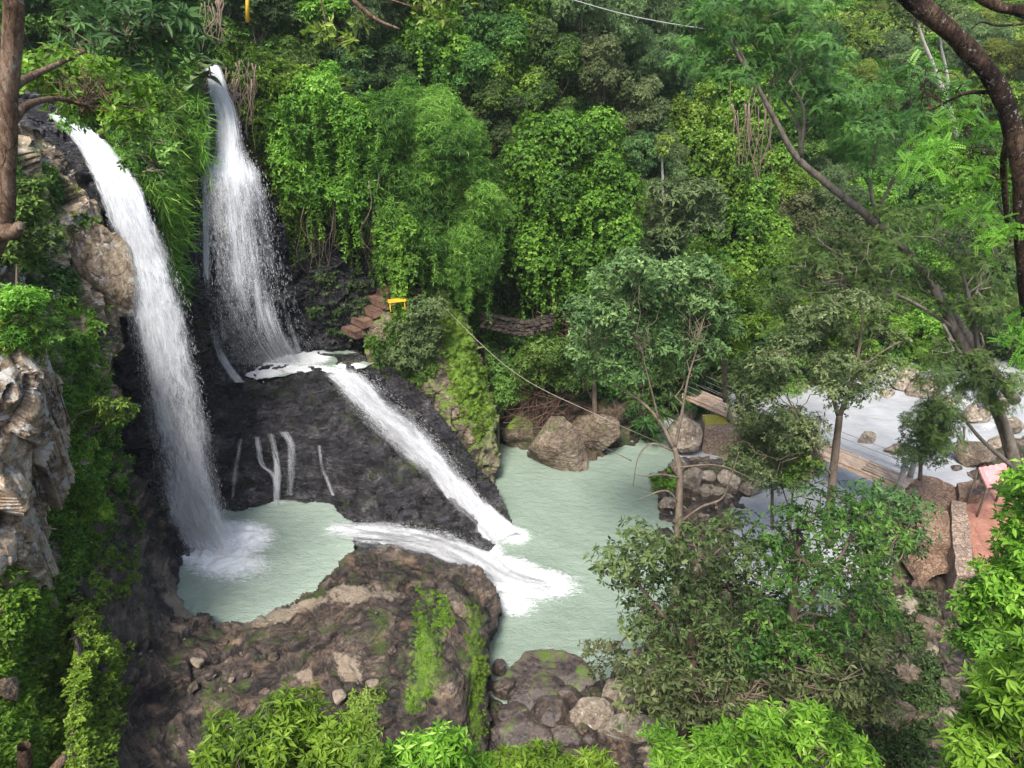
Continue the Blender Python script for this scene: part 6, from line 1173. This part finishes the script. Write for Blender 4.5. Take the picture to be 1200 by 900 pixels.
def rosette(name, label, p, n, L, W, colour, seed, cat='plant', droop=.35, spread=.7, group=None):
    rng = np.random.default_rng(seed); root = empty(name, p, label, cat, group); V = []; F = []; T_ = []; k = 0
    for i in range(n):
        a = i * 2.4 + rng.normal(0, .2); el = rng.uniform(.15, 1.2); d = np.array((math.cos(a) * math.cos(el), math.sin(a) * math.cos(el), math.sin(el))); sd = nrm(np.cross(d, (0, 0, 1))); up = np.cross(sd, d)
        m = 7; l = L * rng.uniform(.75, 1.1)
        for j in range(m):
            t = j / (m - 1); c = p + d * l * t - np.array((0, 0, 1)) * droop * l * t * t; w_ = W * l * (math.sin(math.pi * (t * .85 + .12)) ** .8) * .5
            V += [c - sd * w_ + up * w_ * .35, c, c + sd * w_ + up * w_ * .35]
        for j in range(m - 1):
            q = k + j * 3; F += [(q, q + 1, q + 4, q + 3), (q + 1, q + 2, q + 5, q + 4)]; T_ += [rng.uniform(.2, .8)] * 2
        k += m * 3
    mesh_obj('leaves', np.array(V), np.array(F), MAT['L_' + colour], root, attrs={'tint': np.array(T_)})
    mb = MB(); mb.tube([p - (0, 0, .4), p + (0, 0, .05)], [.04, .03], 7); mb.build('stem', MAT['bark'], root)
p0, _ = LEFT.S(124, 742); rosette('spiky_plant', 'spiky grass-like rosette plant on the rock below the round pool left rim', p0 + (.1, -.3, .1), 34, .75, .07, 'dark', 1)
p0, _ = LEFT.S(48, 722); rosette('broad_leaved_plant', 'plant with big oval leaves on the lower left slope', p0 + (0, -.3, .25), 14, .55, .42, 'broad', 2, droop=.3)
p0, _ = LEFT.S(36, 775); rosette('long_leaved_plant', 'blue-green plant with long drooping leaves low on the left slope', p0 + (0, -.3, .2), 22, .6, .2, 'grey', 3, droop=.5)
for k, (px, py, w_) in enumerate(((778, 488, 'highest, nearest the grey trunk base'), (756, 497, 'leftmost'), (785, 470, 'partly hidden behind the others'), (748, 470, 'small, up in the shade'), (770, 508, 'lowest, right above the boulders'))):
    rosette('dragon_plant', 'spiky narrow-leaved rosette above the pool corner, ' + w_, at(px, py, 33.6 + .2 * k), 40, 1.0, .08, 'dark', 10 + k, droop=.45, group='spiky rosette plants above the pool corner')
for k, (px, py) in enumerate(((232, 70), (238, 92), (225, 100), (245, 78))):
    rosette('elephant_ear_plant', ('topmost', 'lowest', 'leftmost', 'rightmost')[k] + ' of the large pale heart-leaved plants at the lip of the veil waterfall', at(px, py, 31.2 - .1 * k), 8, .75, .8, 'grey', 30 + k, droop=.6, group='large-leaved plants at the waterfall lip')
# stump at the lower left edge
root = empty('tree_stump', at(45, 900, 10.6), 'hollow weathered tree stump at the bottom left corner', 'stump')
mb = MB(); mb.tube([at(30, 960, 10.6), at(30, 905, 10.6), at(28, 874, 10.6)], [.22, .16, .13], 16, .35, 3, cap=False); mb.build('stump', MAT['redbark'], root)
mb = MB(); mb.tube([at(50, 950, 10.5), at(62, 905, 10.4), at(74, 888, 10.4)], [.16, .12, .09], 12, .35, 5); mb.build('root', MAT['redbark'], root)
for L_ in PROTO.values():
    for r_ in L_: drop(r_)
# ---------------------------------------------------------------- humid air
mb = MB(); mb.box((0, 95, 40), (150, 105, 44)); m, node, out, L = newmat('humid_air')
v = node('ShaderNodeVolumePrincipled', {'Color': (.86, .91, .95, 1), 'Density': .0003, 'Anisotropy': .2}); L.new(v.outputs[0], out.inputs['Volume'])
o = mb.build('haze', m, smooth=False); tag(o, kind='stuff')
SC.cycles.volume_bounces = 0
